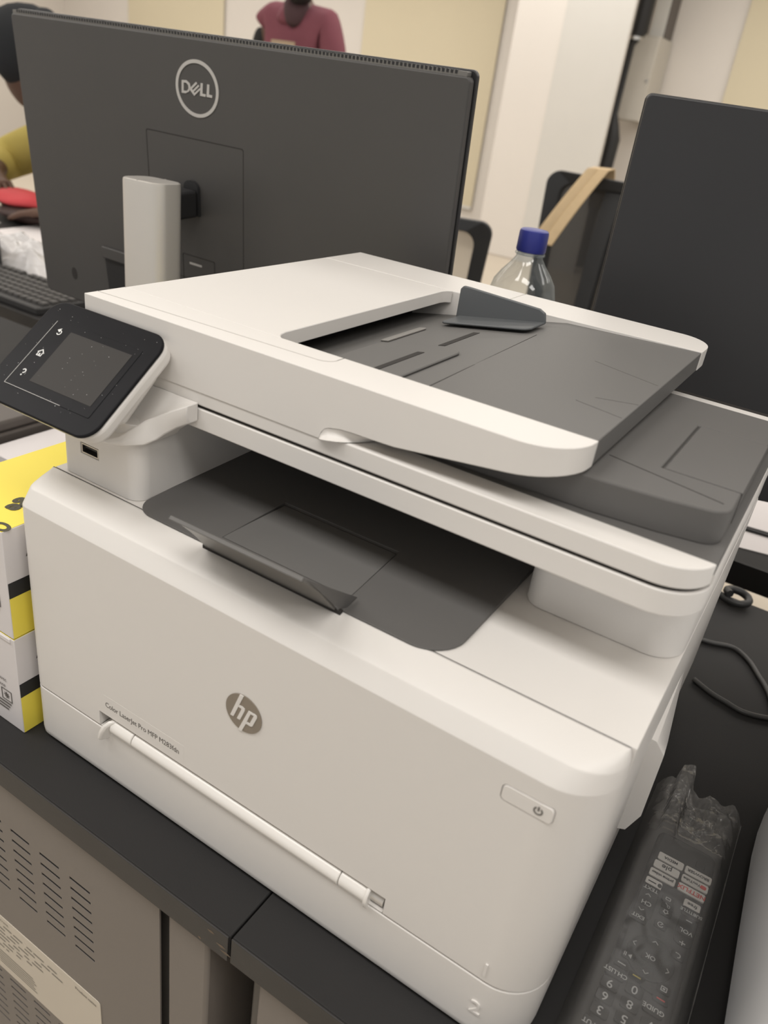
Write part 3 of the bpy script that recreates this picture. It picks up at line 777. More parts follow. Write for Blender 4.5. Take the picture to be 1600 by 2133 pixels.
mb = MB(); cx, cv = -0.0003, 0.0578
mb.prism(arcstrip(cx, cv+0.0007, 0.0010, 0.0018, math.radians(165), math.radians(-75), 14), 0.0004, 0.00058, fn=PAN)
mb.prism([(cx+0.0001, cv-0.0012), (cx+0.0009, cv-0.0010), (cx+0.0006, cv-0.0001), (cx-0.0002, cv-0.0004)], 0.0004, 0.00058, fn=PAN)
mb.prism(ellipse(cx+0.0001, cv-0.0024, 0.0006, 0.0006, 12), 0.0004, 0.00058, fn=PAN)
part('help_icon', mb, 'icon', CP)
mb = MB(); rnd = random.Random(11)                              # dust specks
for _ in range(60):
    x = rnd.uniform(PX0+0.006, PX1-0.006); v = rnd.uniform(PV0+0.005, PV1-0.006); s_ = rnd.uniform(0.00010, 0.00026)
    mb.add([pan(x-s_, v, 0.0006), pan(x, v-s_, 0.0006), pan(x+s_, v, 0.0006), pan(x, v+s_, 0.0006)], [(0, 1, 2, 3)])
o = part('dust', mb, 'icon', CP, fix=False); o['kind'] = 'stuff'
# bracket: S-shaped arm between scanner base and panel
ridge = [(0.1030, 0.3045, 0.0500), (0.0930, 0.2991, 0.0470), (0.0830, 0.2928, 0.0430), (0.0780, 0.2896, 0.0380), (0.0733, 0.2844, 0.0320), (0.0660, 0.2777, 0.0270), (0.0580, 0.2743, 0.0240), (0.0400, 0.2738, 0.0220), (0.0045, 0.2740, 0.0220)]
lower = [(0.1030, 0.2920), (0.0950, 0.2873), (0.0880, 0.2816), (0.0860, 0.2786), (0.0820, 0.2754), (0.0750, 0.2737), (0.0660, 0.2711), (0.0440, 0.2698), (0.0045, 0.2700)]
rings = []
for (xr, zr, yr), (xl, zl) in zip(ridge, lower):
    yb = 0.0596; zt = 0.3045 if xr > 0.03 else 0.300
    ring_ = [(xl, yr+0.0020, zl), ((xl+xr)/2, yr-0.0006, (zl+zr)/2), (xr, yr, zr)]
    for k in range(1, 7):
        q = k/6; ring_.append((xr, yr + (yb-yr)*q**0.85, zr + (zt-zr)*q**1.5))
    ring_.append((xl, yb, zl))
    rings.append(ring_)
part('panel_bracket', MB().loft(rings), 'white', PR, 0.0008, angle=50)
part('panel_hinge', MB().loft([[(x, *pan(0, v, n)[1:]) for v, n in ((0.050, -0.010), (0.100, -0.010), (0.098, -0.021), (0.060, -0.024))] for x in (0.010, 0.074)]), 'white', PR, 0.003)

# ------------------------------------------------------------------ toner boxes
def toner(z0, label, top):
    t = thing('toner_box', label, 'box', (-0.0617, 0.15, z0), group='yellow and white toner cartons')
    x0, x1, y0, y1, z1 = -0.1090, -0.0148, -0.0078, 0.300, z0+0.0936
    part('carton', MB().box(x0, x1, y0, y1, z0+0.0004, z1), 'card', t, 0.0006)
    part('yellow_top', MB().box(x0+0.0004, x1-0.0004, y0+0.0004, y1-0.0004, z1-0.0002, z1+0.0003), 'yel', t)
    e = 0.0003
    h = 0.0936
    part('black_band', MB().box(x1-0.0002, x1+e, y0+0.0006, y1, z0+h*0.395, z0+h*0.535), 'blk', t)
    part('yellow_band', MB().box(x1-0.0002, x1+e, y0+0.0006, y1, z0+0.0008, z0+h*0.393), 'yel', t)
    part('flap_edge', MB().box(x0+0.001, x1-0.004, y0-0.0009, y0+0.0002, z1-0.0042, z1-0.0006), 'card', t, 0.0004)
    mb = MB()
    # print on the front face and the side
    FY = lambda x, z: (lambda u, v: (x+u, y0-0.0005, z+v))
    sy = MB()
    if not top:
        sy.prism(ellipse(-0.0455, z0+h*0.79, 0.0066, 0.0072, 28), y0-0.0006, y0-0.0002, fn=XZ(0))
        add_text(mb, 'DCX', 0.0062, FY(-0.0445, z0+h*0.655))
    add_text(mb, 'Imprime avec', 0.0052, FY(-0.0440, z0+h*0.50))
    add_text(mb, 'imprimante', 0.0052, FY(-0.0440, z0+h*0.43))
    for k in range(4):
        mb.add([(-0.058, y0-0.0005, z0+h*(0.235-0.035*k)), (-0.0270-0.002*k, y0-0.0005, z0+h*(0.235-0.035*k)), (-0.0270-0.002*k, y0-0.0005, z0+h*(0.250-0.035*k)), (-0.058, y0-0.0005, z0+h*(0.250-0.035*k))], [(0, 1, 2, 3)]) if k < 3 else None
    fb = MB()
    fb.prism([(-0.0380, z0+h*0.27), (-0.0255, z0+h*0.27), (-0.0255, z0+h*0.39), (-0.0380, z0+h*0.39)], y0-0.0005, y0-0.0002, [[(-0.0374, z0+h*0.276), (-0.0261, z0+h*0.276), (-0.0261, z0+h*0.384), (-0.0374, z0+h*0.384)]], fn=XZ(0))
    part('print_frame', fb, 'ink', t)
    cx, cz = -0.0318, z0+h*0.33
    star = [(cx + (0.0034 if i % 2 == 0 else 0.0012)*math.cos(2*PI*i/16), cz + (0.0034 if i % 2 == 0 else 0.0012)*math.sin(2*PI*i/16)) for i in range(16)]
    part('print_symbol', MB().prism(star, y0-0.0006, y0-0.0002, fn=XZ(0)), 'ink', t)
    if not top: part('print_symbol', sy, 'ink', t)
    SX = lambda y, z: (lambda u, v: (x1+0.0005, y+u, z+v))
    add_text(mb, 'A', 0.020, SX(0.0155, z0+h*0.78))
    add_text(mb, 'Y', 0.014, SX(0.0165, z0+h*0.60))
    part('box_print', mb, 'ink', t, fix=False)
    if top:
        mb = MB()
        add_text(mb, 'Cartridge', 0.0200, lambda u, v: (-0.0377 + v*1.0, 0.0150 - u, z1+0.0006), 'RIGHT', 0.0009, 0.95)
        mb.prism(ellipse(-0.021, -0.003, 0.008, 0.005, 24), z1+0.0004, z1+0.0006, [ellipse(-0.021, -0.003, 0.0045, 0.0025, 24)])
        mb.prism(ellipse(-0.0225, z1-0.0085, 0.0072, 0.0075, 24), y0-0.0012, y0-0.0009, [ellipse(-0.0225, z1-0.0085, 0.0042, 0.0042, 24)], fn=XZ(0)) if False else None
        part('top_lettering', mb, mat('lid_lettering', (0.075, 0.07, 0.045), 0.6), t, fix=False)
    return t
toner(0.0, 'lower yellow and white toner carton, standing on the black desk beside the printer', False)
toner(0.0945, 'upper toner carton with bright yellow lettered top, stacked on the other', True)

# ------------------------------------------------------------------ things on the left of the desk
single('paper_ream', MB().box(-0.458, -0.374, 0.262, 0.41, 0.0, 0.018), 'sheet', 'pale white ream of paper lying on the desk behind the yellow carton', 'paper', (-0.41, 0.34, 0), 0.001)
t = thing('equipment_case', 'dark grey flat equipment case lying on the desk left of the cartons', 'case', (-0.68, 0.33, 0))
part('case_base', MB().box(-0.90, -0.472, 0.22, 0.425, 0.0, 0.024), 'gcase', t, 0.003)
part('case_lid', MB().box(-0.897, -0.475, 0.223, 0.422, 0.0245, 0.040), 'gcase', t, 0.004)
part('lid_seam', MB().box(-0.895, -0.477, 0.225, 0.420, 0.0235, 0.0250), 'seam', t)

# ------------------------------------------------------------------ monitors
def monitor(A, h, u, n, label, main, mtl, base_xy, Wd=0.6655):
    """A top left corner of the back, h along the top, u up, n out of the back towards the viewer"""
    Hh = 0.3550
    A, h, u, n = Vector(A), Vector(h).normalized(), Vector(u).normalized(), Vector(n).normalized()
    t = thing('monitor', label, 'monitor', (base_xy[0], base_xy[1], 0))
    q = lambda a, b, c: tuple(A + h*a - u*b + n*c)
    part('back_shell', MB().prism(rrect(0.0008, Wd-0.0016, 0.0055 if main else 0.0006, Hh, 0.005), -0.009, 0.0, fn=q), mtl, t, 0.0016, 3)
    part('front_bezel', MB().prism(rrect(0.0, Wd, 0.0, Hh+0.001, 0.006), -0.0150, -0.0096, fn=q), 'bezel2', t, 0.001)
    part('screen', MB().prism(rrect(0.008, Wd-0.008, 0.008, Hh-0.016, 0.001), -0.0156, -0.0150, fn=q), 'lcd', t)
    part('bezel_seam', MB().prism(rrect(0.0020, Wd-0.0030, 0.004, Hh-0.002, 0.006), -0.0097, -0.0089, fn=q), 'seam', t)
    # vent teeth along the top edge
    if main: part('vent_strip', MB().prism(rrect(0.004, Wd-0.006, 0.0016, 0.0060, 0.001), -0.0092, -0.0012, fn=q), 'ventl' if main else mtl, t)
    g = MB()
    for k in range(140 if main else 0):
        x = 0.012 + k*(Wd-0.026)/140
        a = MB().box(x, x+0.0024, 0.0012, 0.0040, -0.0070, -0.0008)
        g.add([q(*p) for p in a.v], a.f)
    if main: part('vent_teeth', g, 'bezel2' if main else mtl, t)['kind'] = 'stuff'
    cx = 0.3148; dx = Wd - 0.6655; q0 = q; q = lambda a, b, c: q0(a + dx*0.7, b, c)
    # square mounting plate outlined by a fine groove
    a0, a1, b0, b1 = 0.2365, 0.3926, 0.1050, 0.2700
    g = MB().prism(rrect(a0, a1, b0, b1, 0.003), -0.0008, 0.00025, [rrect(a0+0.0009, a1-0.0009, b0+0.0009, b1-0.0009, 0.0025)], fn=q)
    part('plate_groove', g, 'seam', t)
    # logo ring and letters
    LX, LY = 0.3238, 0.0537
    lg = part('logo_ring', MB().prism(ellipse(LX, LY, 0.0330, 0.0286, 56), -0.0005, 0.0007, [ellipse(LX, LY, 0.0292, 0.0250, 56)], fn=q), 'logo', t, label='pale grey ring with the maker name inside')
    mm = lambda pts: [(LX + a_/1000, LY - b_/1000) for a_, b_ in pts]
    g = MB()
    g.prism(mm([(-23.2, 6.4), (-16.1, 6.9), (-11.0, 4.2), (-9.7, 0.3), (-12.2, -3.9), (-18.0, -6.4), (-24.0, -6.4)]), -0.0004, 0.0006, [mm([(-20.4, 4.2), (-16.2, 4.2), (-13.2, 2.3), (-13.0, -1.2), (-15.4, -3.7), (-20.9, -3.9)])], fn=q)
    g.prism(mm([(-11.9, -1.3), (-1.1, 6.9), (0.6, 5.2), (-7.6, -0.9), (-6.3, -2.0), (2.2, 4.4), (3.7, 2.9), (-4.9, -3.5), (-3.8, -4.5), (4.4, 1.4), (5.6, 0.0), (-4.3, -7.4)]), -0.0004, 0.0006, fn=q)
    g.prism(mm([(6.0, 6.5), (9.3, 6.4), (8.4, -3.6), (13.5, -3.9), (13.0, -6.4), (4.6, -6.2)]), -0.0004, 0.0006, fn=q)
    g.prism(mm([(16.0, 6.4), (19.2, 6.2), (18.4, -3.5), (23.2, -3.7), (22.8, -6.2), (14.6, -6.2)]), -0.0004, 0.0006, fn=q)
    part('logo_letters', g, 'logo', lg)
    # cable pocket, ports and lock hole on the lower part
    pk = part('cable_pocket', MB().prism([(0.1395, 0.2640), (0.2300, 0.2640), (0.2300, 0.3540), (0.1440, 0.3540), (0.1395, 0.2790)], -0.0005, 0.0003, fn=q), 'black', t)
    part('pocket_ledge', MB().prism([(0.1385, 0.2630), (0.2300, 0.2630), (0.2300, 0.2780), (0.1385, 0.2780)], -0.0002, 0.0040, fn=q), mtl, pk, 0.001)
    part('lock_hole', MB().prism(ellipse(0.0690, 0.3165, 0.0055, 0.0085, 20), -0.0003, 0.0004, fn=q), 'seam', t)
    part('rating_recess', MB().prism(rrect(0.290, 0.3450, 0.2395, 0.30, 0.002), -0.0004, 0.0003, [rrect(0.2908, 0.3442, 0.2403, 0.2992, 0.002)], fn=q), 'seam', t)
    part('rating_label', MB().prism(rrect(0.3020, 0.3230, 0.2485, 0.2510, 0.0004), -0.0002, 0.0004, fn=q), 'logo', t)
    # arm and silver column
    ap = q(0.3130, 0.165, 0.0); cb = base_xy
    part('arm_socket', MB().prism([(0.300, 0.1900), (0.300, 0.1600)] + [(0.3120 - 0.0120*math.cos(a), 0.1600 - 0.0095*math.sin(a)) for a in [PI*i/10 for i in range(11)]] + [(0.324, 0.1900)], 0.0, 0.004, fn=q), 'bezel2', t)
    part('arm', MB().prism(rrect(0.2700, 0.3235, 0.1600, 0.1910, 0.004), 0.0042, 0.050, fn=q), 'black', t, 0.003)
    cxy = Vector((cb[0], cb[1])); hx = Vector((h.x, h.y)); nx = Vector((n.x, n.y))
    top = q(0.3130, 0.150, 0.0)[2] + 0.004
    g = MB()
    o2 = rrect(-0.031, 0.031, -0.021, 0.021, 0.014, 6)
    for kx in (0,):
        ringf = lambda s_, z, tilt=0.0: [(cb[0] + hx.x*a_*s_ + nx.x*b_*s_, cb[1] + hx.y*a_*s_ + nx.y*b_*s_, z + tilt*a_) for a_, b_ in o2]
        g.loft([ringf(1.0, 0.012), ringf(1.0, top-0.004, 0.02), ringf(0.985, top-0.001, 0.02), ringf(0.93, top, 0.02)])
    part('stand_column', g, 'silver', t, angle=30, label='brushed silver stand column')
    part('column_groove', MB().loft([[(cb[0]+hx.x*a_+nx.x*(b_*0.6), cb[1]+hx.y*a_+nx.y*(b_*0.6), z) for a_, b_ in ((-0.0004, -0.034), (0.0004, -0.034), (0.0004, 0.034), (-0.0004, 0.034))] for z in (top-0.002, top+0.0004)]), 'logo', t)
    part('stand_base', MB().prism([(cb[0]+hx.x*a_+nx.x*b_, cb[1]+hx.y*a_+nx.y*b_) for a_, b_ in rrect(-0.090, 0.090, -0.13, 0.028, 0.01)], 0.0, 0.012), 'silver', t, 0.002)
    return t
monitor((-0.5943, 0.4458, 0.5226), (0.9997, -0.024, -0.0076), (0.0057, -0.0773, 0.997), (-0.0246, -0.9967, -0.0772),
        'large dark monitor seen from behind on a silver column, left of the bottle', True, 'moni', (-0.262, 0.366))
monitor((0.2105, 0.4950, 0.5205), (0.9452, 0.326, -0.004), (0.0, -0.012, 1.0), (0.326, -0.945, -0.012),
        'near-black monitor back cut off by the right edge of the photo', False, 'moni2', (0.640, 0.585), 0.82)

# ------------------------------------------------------------------ bottle
BX, BY = 0.1135, 0.55
t = thing('water_bottle', 'clear plastic bottle with a blue cap standing behind the printer', 'bottle', (BX, BY, 0))
prof = [(0.030, 0.0), (0.0365, 0.004), (0.0370, 0.02), (0.0355, 0.05), (0.0370, 0.09), (0.0358, 0.13), (0.0370, 0.17), (0.0360, 0.21), (0.0372, 0.25), (0.0374, 0.300), (0.0368, 0.315), (0.0335, 0.328), (0.0270, 0.338), (0.0195, 0.347), (0.0148, 0.354), (0.0135, 0.360), (0.0135, 0.3660)]
part('bottle_body', MB().lathe(prof, (BX, BY, 0), 40), 'pet', t, angle=60)
part('neck_ring', MB().lathe([(0.0155, 0.3570), (0.0162, 0.3578), (0.0162, 0.3590), (0.0155, 0.3598)], (BX, BY, 0), 32), 'pet', t)
g = MB(); n = 72
prf = [(0.0152, 0.3605), (0.0158, 0.3620), (0.0155, 0.3800), (0.0150, 0.3822), (0.0135, 0.3832)]
rings = [[(BX + (r + (0.00025 if (i % 2 and k in (1, 2)) else 0))*math.cos(2*PI*i/n), BY + (r + (0.00025 if (i % 2 and k in (1, 2)) else 0))*math.sin(2*PI*i/n), z) for i in range(n)] for k, (r, z) in enumerate(prf)]
part('bottle_cap', g.loft(rings), 'blue', t)

# ------------------------------------------------------------------ remote control inside its bag
RM = thing('remote_control', 'black television remote with white app buttons sealed in a clear bag', 'remote', (0.464, 0.12, 0.0))
RX0, RX1 = 0.4435, 0.4872
part('remote_body', MB().prism(rrect(RX0, RX1, 0.022, 0.2175, 0.006, 6), 0.0045, 0.0190), 'remote', RM, 0.0035, 4)
RT = 0.0191
def rb(name, x, y, wx, wy, m='rbtn', r=0.0015, h=0.0012, label=None):
    return part(name, MB().prism(rrect(x-wx/2, x+wx/2, y-wy/2, y+wy/2, min(r, wy/2-1e-5), 4), RT-0.0008, RT+h), m, RM, 0.0004, label=label)
def rtext(mb, txt, x, y, size, bold=0.0):   # printed the other way up
    add_text(mb, txt, size, lambda u, v: (x-u, y-v, RT+0.00145), 'CENTER', bold)
wp = MB(); rp = MB(); dk = MB(); yp = MB()
for txt, x, y, wx, ink in (('MEDIA', 0.4575, 0.1900, 0.0186, dk), ('ple', 0.4565, 0.1810, 0.0186, dk), ('prime video', 0.4557, 0.1720, 0.0186, dk), ('BROWSER', 0.4775, 0.1902, 0.0190, dk),
                      ('YouTube', 0.4770, 0.1812, 0.0190, dk), ('NETFLIX', 0.4765, 0.1722, 0.0190, rp), ('free', 0.4795, 0.1610, 0.0115, dk)):
    rb('app_button', x, y, wx, 0.0074, 'rwhite', 0.0014, 0.0012)
    if txt == 'YouTube':
        rtext(ink, txt, x-0.0022, y, 0.0033, 0.00008)
        rp.prism(rrect(x+0.0038, x+0.0080, y-0.0016, y+0.0016, 0.0012), RT+0.0012, RT+0.0014)
    else:
        rtext(ink, txt, x, y, {'MEDIA': 0.0034, 'ple': 0.0062, 'prime video': 0.0032, 'BROWSER': 0.0034, 'NETFLIX': 0.0052, 'free': 0.0042}[txt], 0.0001)
rb('app_button', 0.4518, 0.1625, 0.0115, 0.0074, 'rwhite', 0.0014)
dk.prism(ellipse(0.4560, 0.1625, 0.0014, 0.0018, 16), RT+0.0012, RT+0.0014)
dk.prism(stroke((0.4535, 0.1625), (0.4478, 0.1625), 0.0009), RT+0.0012, RT+0.0014)
rtext(dk, 'prime', 0.4557, 0.1740, 0.0001) if False else None
rb('logo_window', 0.4772, 0.2010, 0.0065, 0.0060, 'black', 0.0008, 0.0004)
for txt, x, y, s_ in (('TEXT', 0.4515, 0.1560, 0.0042), ('SUBTITLE', 0.4803, 0.1545, 0.0036), ('CH', 0.4518, 0.1425, 0.0050), ('VOL', 0.4806, 0.1375, 0.0046), ('EXIT', 0.4498, 0.1290, 0.0042),
                      ('OK', 0.4650, 0.1040, 0.0046), ('CH.LIST', 0.4490, 0.0800, 0.0044), ('GUIDE', 0.4757, 0.0712, 0.0046), ('INPUT', 0.4470, 0.0395, 0.0044),
                      ('9', 0.4482, 0.0705, 0.0082), ('6', 0.4480, 0.0607, 0.0082), ('3', 0.4480, 0.0505, 0.0082), ('0', 0.4625, 0.0760, 0.0082), ('8', 0.4625, 0.0650, 0.0082), ('5', 0.4622, 0.0540, 0.0082), ('2', 0.4622, 0.0440, 0.0082), ('7', 0.4763, 0.0600, 0.0082), ('4', 0.4765, 0.0490, 0.0082)):
    wd = 0.011 if len(txt) < 4 else 0.0125
    rb('remote_button', x, y, wd, 0.0078)
    rtext(wp, txt, x, y, s_, 0.00006)
def chev(x, y, dx, dy, s_=0.0018):
    d = Vector((dx, dy)); n = Vector((-dy, dx)); tip = Vector((x, y)) + d*s_*0.5
    for sg in (1, -1):
        e = tip - d*s_ + n*sg*s_
        wp.prism(stroke(tip, e, 0.0005), RT+0.0011, RT+0.0014)
rb('channel_rocker', 0.4516, 0.1425, 0.0125, 0.0250, 'rbtn', 0.004, 0.0010); rb('volume_rocker', 0.4802, 0.1385, 0.0125, 0.0250, 'rbtn', 0.004, 0.0010)
chev(0.4512, 0.1500, 0, 1); chev(0.4500, 0.1355, 0, -1)
wp.prism(stroke((0.4785, 0.1470), (0.4825, 0.1470), 0.0006), RT+0.0010, RT+0.0014)
wp.prism(stroke((0.4783, 0.1275), (0.4823, 0.1275), 0.0006), RT+0.0010, RT+0.0014); wp.prism(stroke((0.4803, 0.1257), (0.4803, 0.1293), 0.0006), RT+0.0010, RT+0.0014)
part('navigation_ring', MB().prism(ellipse(0.4652, 0.1040, 0.0155, 0.0165, 40), RT-0.0008, RT+0.0010), 'rbtn', RM, 0.0004)
chev(0.4652, 0.1165, 0, 1); chev(0.4650, 0.0915, 0, -1); chev(0.4533, 0.1080, -1, 0); chev(0.4770, 0.1010, 1, 0)
# small icons: input, profile, mic, home, back, menu, play
for x, y in ((0.4640, 0.1555), (0.4650, 0.1500), (0.4650, 0.1440), (0.4645, 0.1320), (0.4800, 0.1165), (0.4780, 0.0880), (0.4525, 0.0965)):
    rb('remote_button', x, y, 0.0085, 0.0058)
wp.prism(rrect(0.4622, 0.4658, 0.1542, 0.1568, 0.0004), RT+0.0011, RT+0.0014, [rrect(0.4627, 0.4653, 0.1547, 0.1563, 0.0002)])
wp.prism(ellipse(0.4657, 0.1492, 0.0011, 0.0011, 14), RT+0.0011, RT+0.0014, [ellipse(0.4657, 0.1492, 0.0007, 0.0007, 14)]); wp.prism(stroke((0.4648, 0.1500), (0.4632, 0.1514), 0.0005), RT+0.0011, RT+0.0014)
wp.prism([(0.4650, 0.1420), (0.4672, 0.1440), (0.4664, 0.1440), (0.4664, 0.1458), (0.4636, 0.1458), (0.4636, 0.1440), (0.4628, 0.1440)], RT+0.0011, RT+0.0014, [[(0.4650, 0.1427), (0.4659, 0.1437), (0.4659, 0.1453), (0.4641, 0.1453), (0.4641, 0.1437)]])
wp.prism(arcstrip(0.4645, 0.1320, 0.0016, 0.0021, 0.6, 0.6+1.7*PI, 16), RT+0.0011, RT+0.0014); wp.prism(stroke((0.4645, 0.1318), (0.4654, 0.1330), 0.0005), RT+0.0011, RT+0.0014)
wp.prism(arcstrip(0.4800, 0.1165, 0.0012, 0.0018, -PI*0.5, PI*0.6, 12), RT+0.0011, RT+0.0014); wp.prism(stroke((0.4803, 0.1181), (0.4782, 0.1181), 0.0006), RT+0.0011, RT+0.0014)
wp.prism(rrect(0.4760, 0.4800, 0.0862, 0.0898, 0.0004), RT+0.0011, RT+0.0014, [rrect(0.4766, 0.4794, 0.0868, 0.0892, 0.0002)]); wp.prism(rrect(0.4772, 0.4788, 0.0874, 0.0886, 0.0002), RT+0.0011, RT+0.0014)
wp.prism([(0.4545, 0.0948), (0.4545, 0.0982), (0.4522, 0.0965)], RT+0.0011, RT+0.0014)
for x in (0.4508, 0.4498): wp.prism(stroke((x, 0.0950), (x, 0.0980), 0.0005), RT+0.0011, RT+0.0014)
for x, y, tgt in ((0.4505, 0.0880, wp), (0.4612, 0.0853, yp), (0.4695, 0.0830, None), (0.4780, 0.0800, rp)):
    rb('colour_button', x, y, 0.0100, 0.0050)
    if tgt is None: tgt = dk; continue
    tgt.prism(stroke((x-0.0026, y), (x+0.0026, y), 0.0008), RT+0.0010, RT+0.0014)
part('button_print', wp, 'rprint', RM, fix=False)
part('red_print', rp, 'red', RM, fix=False)
part('black_print', dk, 'blk', RM, fix=False)
part('yellow_print', yp, 'yellowp', RM, fix=False)

# the clear bag round the remote
def bag_h(x, y):
    """height of the film over the remote and the crumpled far end"""
    e = min(1.0, max(0.0, min(x-0.4285, 0.4985-x)/0.014))
    base = 0.0006 + 0.0216*(1-(1-e)**2)
    c = min(1.0, max(0.0, (y-0.205)/0.05))
    wr = noise.noise(Vector((x*95, y*70, 1.3)))*0.5 + noise.noise(Vector((x*210, y*170, 4.0)))*0.25
    rid = abs(noise.noise(Vector((x*60+3, y*48, 7.7))))
    hh = base*(1-0.45*c) + c*e*(0.007*(wr+0.25) + 0.011*(0.28-rid) + 0.003*noise.noise(Vector((x*420, y*330, 9))))*(1-0.5*min(1, max(0, (y-0.27)/0.02))) + (1-c)*e*0.0011*(wr + 0.8*noise.noise(Vector((x*40, y*22, 2))))
    if RX0-0.002 < x < RX1+0.002 and 0.02 < y < 0.219: hh = max(hh, RT+0.0022)
    return max(hh, 0.0009)
NXb, NYb = 44, 132
def yend(x):
    a = (x-0.4285)/0.07
    e = 0.283 + 0.004*math.sin(a*9.0) + 0.0022*math.sin(a*23)
    if 0.17 < a < 0.38: e += 0.026*min(1.0, 6.0*min(a-0.17, 0.38-a)/0.21)
    return e
def film_pt(a, b):
    x = 0.4285 + 0.070*a; y = 0.010 + (yend(x)-0.010)*b
    return (x, y, bag_h(x, y))
YS = 0.735
g = MB().grid(lambda a, b: film_pt(a, b*YS), NXb, 96)
g.grid(lambda a, b: (0.4285+0.07*a, 0.010 + (yend(0.4285+0.07*a)-0.010)*b, 0.0006), 12, 40)
BG = thing('plastic_bag', 'crumpled clear plastic sleeve wrapped around the remote control', 'bag', (0.4635, 0.15, 0.0))
part('film_sleeve', g, 'film', BG, angle=80, fix=False)
part('crumpled_end', MB().grid(lambda a, b: film_pt(a, YS + (1-YS)*b), 60, 44), 'film3', BG, angle=80, fix=False, label='crumpled open end of the clear sleeve')
part('sealed_edge', MB().tube([(0.4986, 0.012 + 0.27*i/20, 0.0010 + 0.0006*math.sin(i)) for i in range(21)], 0.0003, 6), 'film', BG)

# ------------------------------------------------------------------ white appliance at the right edge
ang = -0.066
t = thing('white_appliance', 'smooth white appliance casing cut off at the lower right edge', 'appliance', (0.70, 0.12, 0.0))
def yawp(x, y):
    dx, dy = x-0.509, y-0.22
    return (0.509 + dx*math.cos(-0.066) - dy*math.sin(-0.066)*-1, 0.22 + dy)
ol = [(0.5170, 0.0), (0.5155, 0.08), (0.5110, 0.17), (0.5080, 0.235), (0.5082, 0.262), (0.5100, 0.285), (0.5145, 0.310), (0.524, 0.330), (0.545, 0.342), (0.86, 0.345), (0.885, 0.33), (0.89, 0.31), (0.89, -0.02), (0.87, -0.04), (0.55, -0.04), (0.527, -0.03)]
rings = []
for s_, z in ((0.012, 0.001), (0.003, 0.006), (0.0, 0.02), (0.0, 0.225), (0.004, 0.24), (0.016, 0.250)):
    cx, cy = 0.70, 0.15
    rings.append([(x + (s_ if x < cx else -s_), y + (s_ if y < cy else -s_), z) for x, y in ol])
part('casing', MB().loft(rings), mat('cool_white_plastic', (0.80, 0.81, 0.83), 0.45, var=0.01), t, angle=40)
part('top_panel', MB().prism(rrect(0.56, 0.86, 0.0, 0.31, 0.02), 0.2500, 0.2530), 'white', t, 0.001)

# ------------------------------------------------------------------ cables on the desk
def cable(name, pts, r, m, label):
    fine = []
    P_ = [Vector(p) for p in pts]
    for i in range(len(P_)-1):
        p0, p1, p2, p3 = P_[max(i-1, 0)], P_[i], P_[i+1], P_[min(i+2, len(P_)-1)]
        for k in range(8):
            s_ = k/8
            fine.append(0.5*((2*p1) + (p2-p0)*s_ + (2*p0-5*p1+4*p2-p3)*s_*s_ + (3*p1-p0-3*p2+p3)*s_**3))
    fine.append(P_[-1])
    fine = [Vector((p.x, p.y, max(p.z, r+0.0003))) for p in fine]
    return single(name, MB().tube(fine, r, 8), m, label, 'cable', (P_[0].x, P_[0].y, 0), angle=80)
cable('power_cable', [(0.395, 0.528, 0.003), (0.4225, 0.5336, 0.003), (0.4455, 0.5417, 0.003), (0.4639, 0.5294, 0.003), (0.4789, 0.5062, 0.003), (0.4905, 0.4858, 0.003), (0.520, 0.42, 0.003), (0.60, 0.37, 0.003)], 0.0027, 'cable2', 'thin grey cable curving over the black desk, the farther of two')
cable('power_cable', [(0.422, 0.452, 0.003), (0.4411, 0.4416, 0.003), (0.4566, 0.4373, 0.003), (0.4743, 0.4336, 0.003), (0.4968, 0.4412, 0.003), (0.530, 0.462, 0.003)], 0.0027, 'cable2', 'thin grey cable curving over the black desk, nearer the printer side')
cable('cable_coil', [(0.37, 0.655, 0.006), (0.395, 0.650, 0.006)] + [(0.4300+0.0135*math.cos(a), 0.6480-0.0005+0.0125*math.sin(a), 0.006+0.0012*k) for k, a in enumerate([-2.2, -1.2, -0.3, 0.6, 1.5, 2.4, 3.2, 4.0])], 0.0048, 'cable', 'coiled black cable loop at the rear desk edge by the printer')

# ------------------------------------------------------------------ desk row behind: papers, keyboard, red pouch, crumpled bag
def sheet(name, pts, z, label, m='sheet', curl=0.0):
    g = MB(); n = len(pts)
    g.prism(pts, z, z+0.0012)
    return single(name, g, m, label, 'paper', (pts[0][0], pts[0][1], 0))
sheet('paper_sheet', [(0.385, 0.800), (0.62, 0.858), (0.60, 1.06), (0.36, 0.99)], 0.0002, 'white paper sheet on the rear desk at the right edge, underneath')
sheet('paper_sheet', [(0.40, 0.872), (0.66, 0.905), (0.65, 1.10), (0.38, 1.03)], 0.0060, 'white paper sheet on the rear desk at the right edge, uppermost')
single('paper_clip_board', MB().prism([(0.402, 0.866), (0.66, 0.897), (0.66, 0.903), (0.402, 0.873)], 0.0016, 0.0056), 'black', 'thin black folder edge between the two paper sheets at right', 'folder', (0.5, 0.88, 0))
KB = thing('keyboard', 'dark grey computer keyboard on the rear desk at the left edge', 'keyboard', (-1.20, 0.800, 0.0), rotz=-0.0, local=True)
part('keyboard_case', MB().prism(rrect(-0.225, 0.235, -0.080, 0.082, 0.008), 0.0, 0.016), 'kbody', KB, 0.003)
km = MB().loft([rr for rr in [[(a*s_, b*s_, z) for a, b in rrect(-0.0085, 0.0085, -0.0085, 0.0085, 0.0015, 2)] for s_, z in ((1.0, 0.0), (0.98, 0.004), (0.86, 0.0072))]]).mesh('key')
km.materials.append(M['key'])
for r in range(6):
    for c in range(23):
        if r == 0 and c in (1, 6, 11): continue
        o = bpy.data.objects.new('key', km); COL.objects.link(o); o.parent = KB
        o.location = (-0.213 + c*0.0198, 0.066 - r*0.0232 - (0.006 if r else 0), 0.0155)
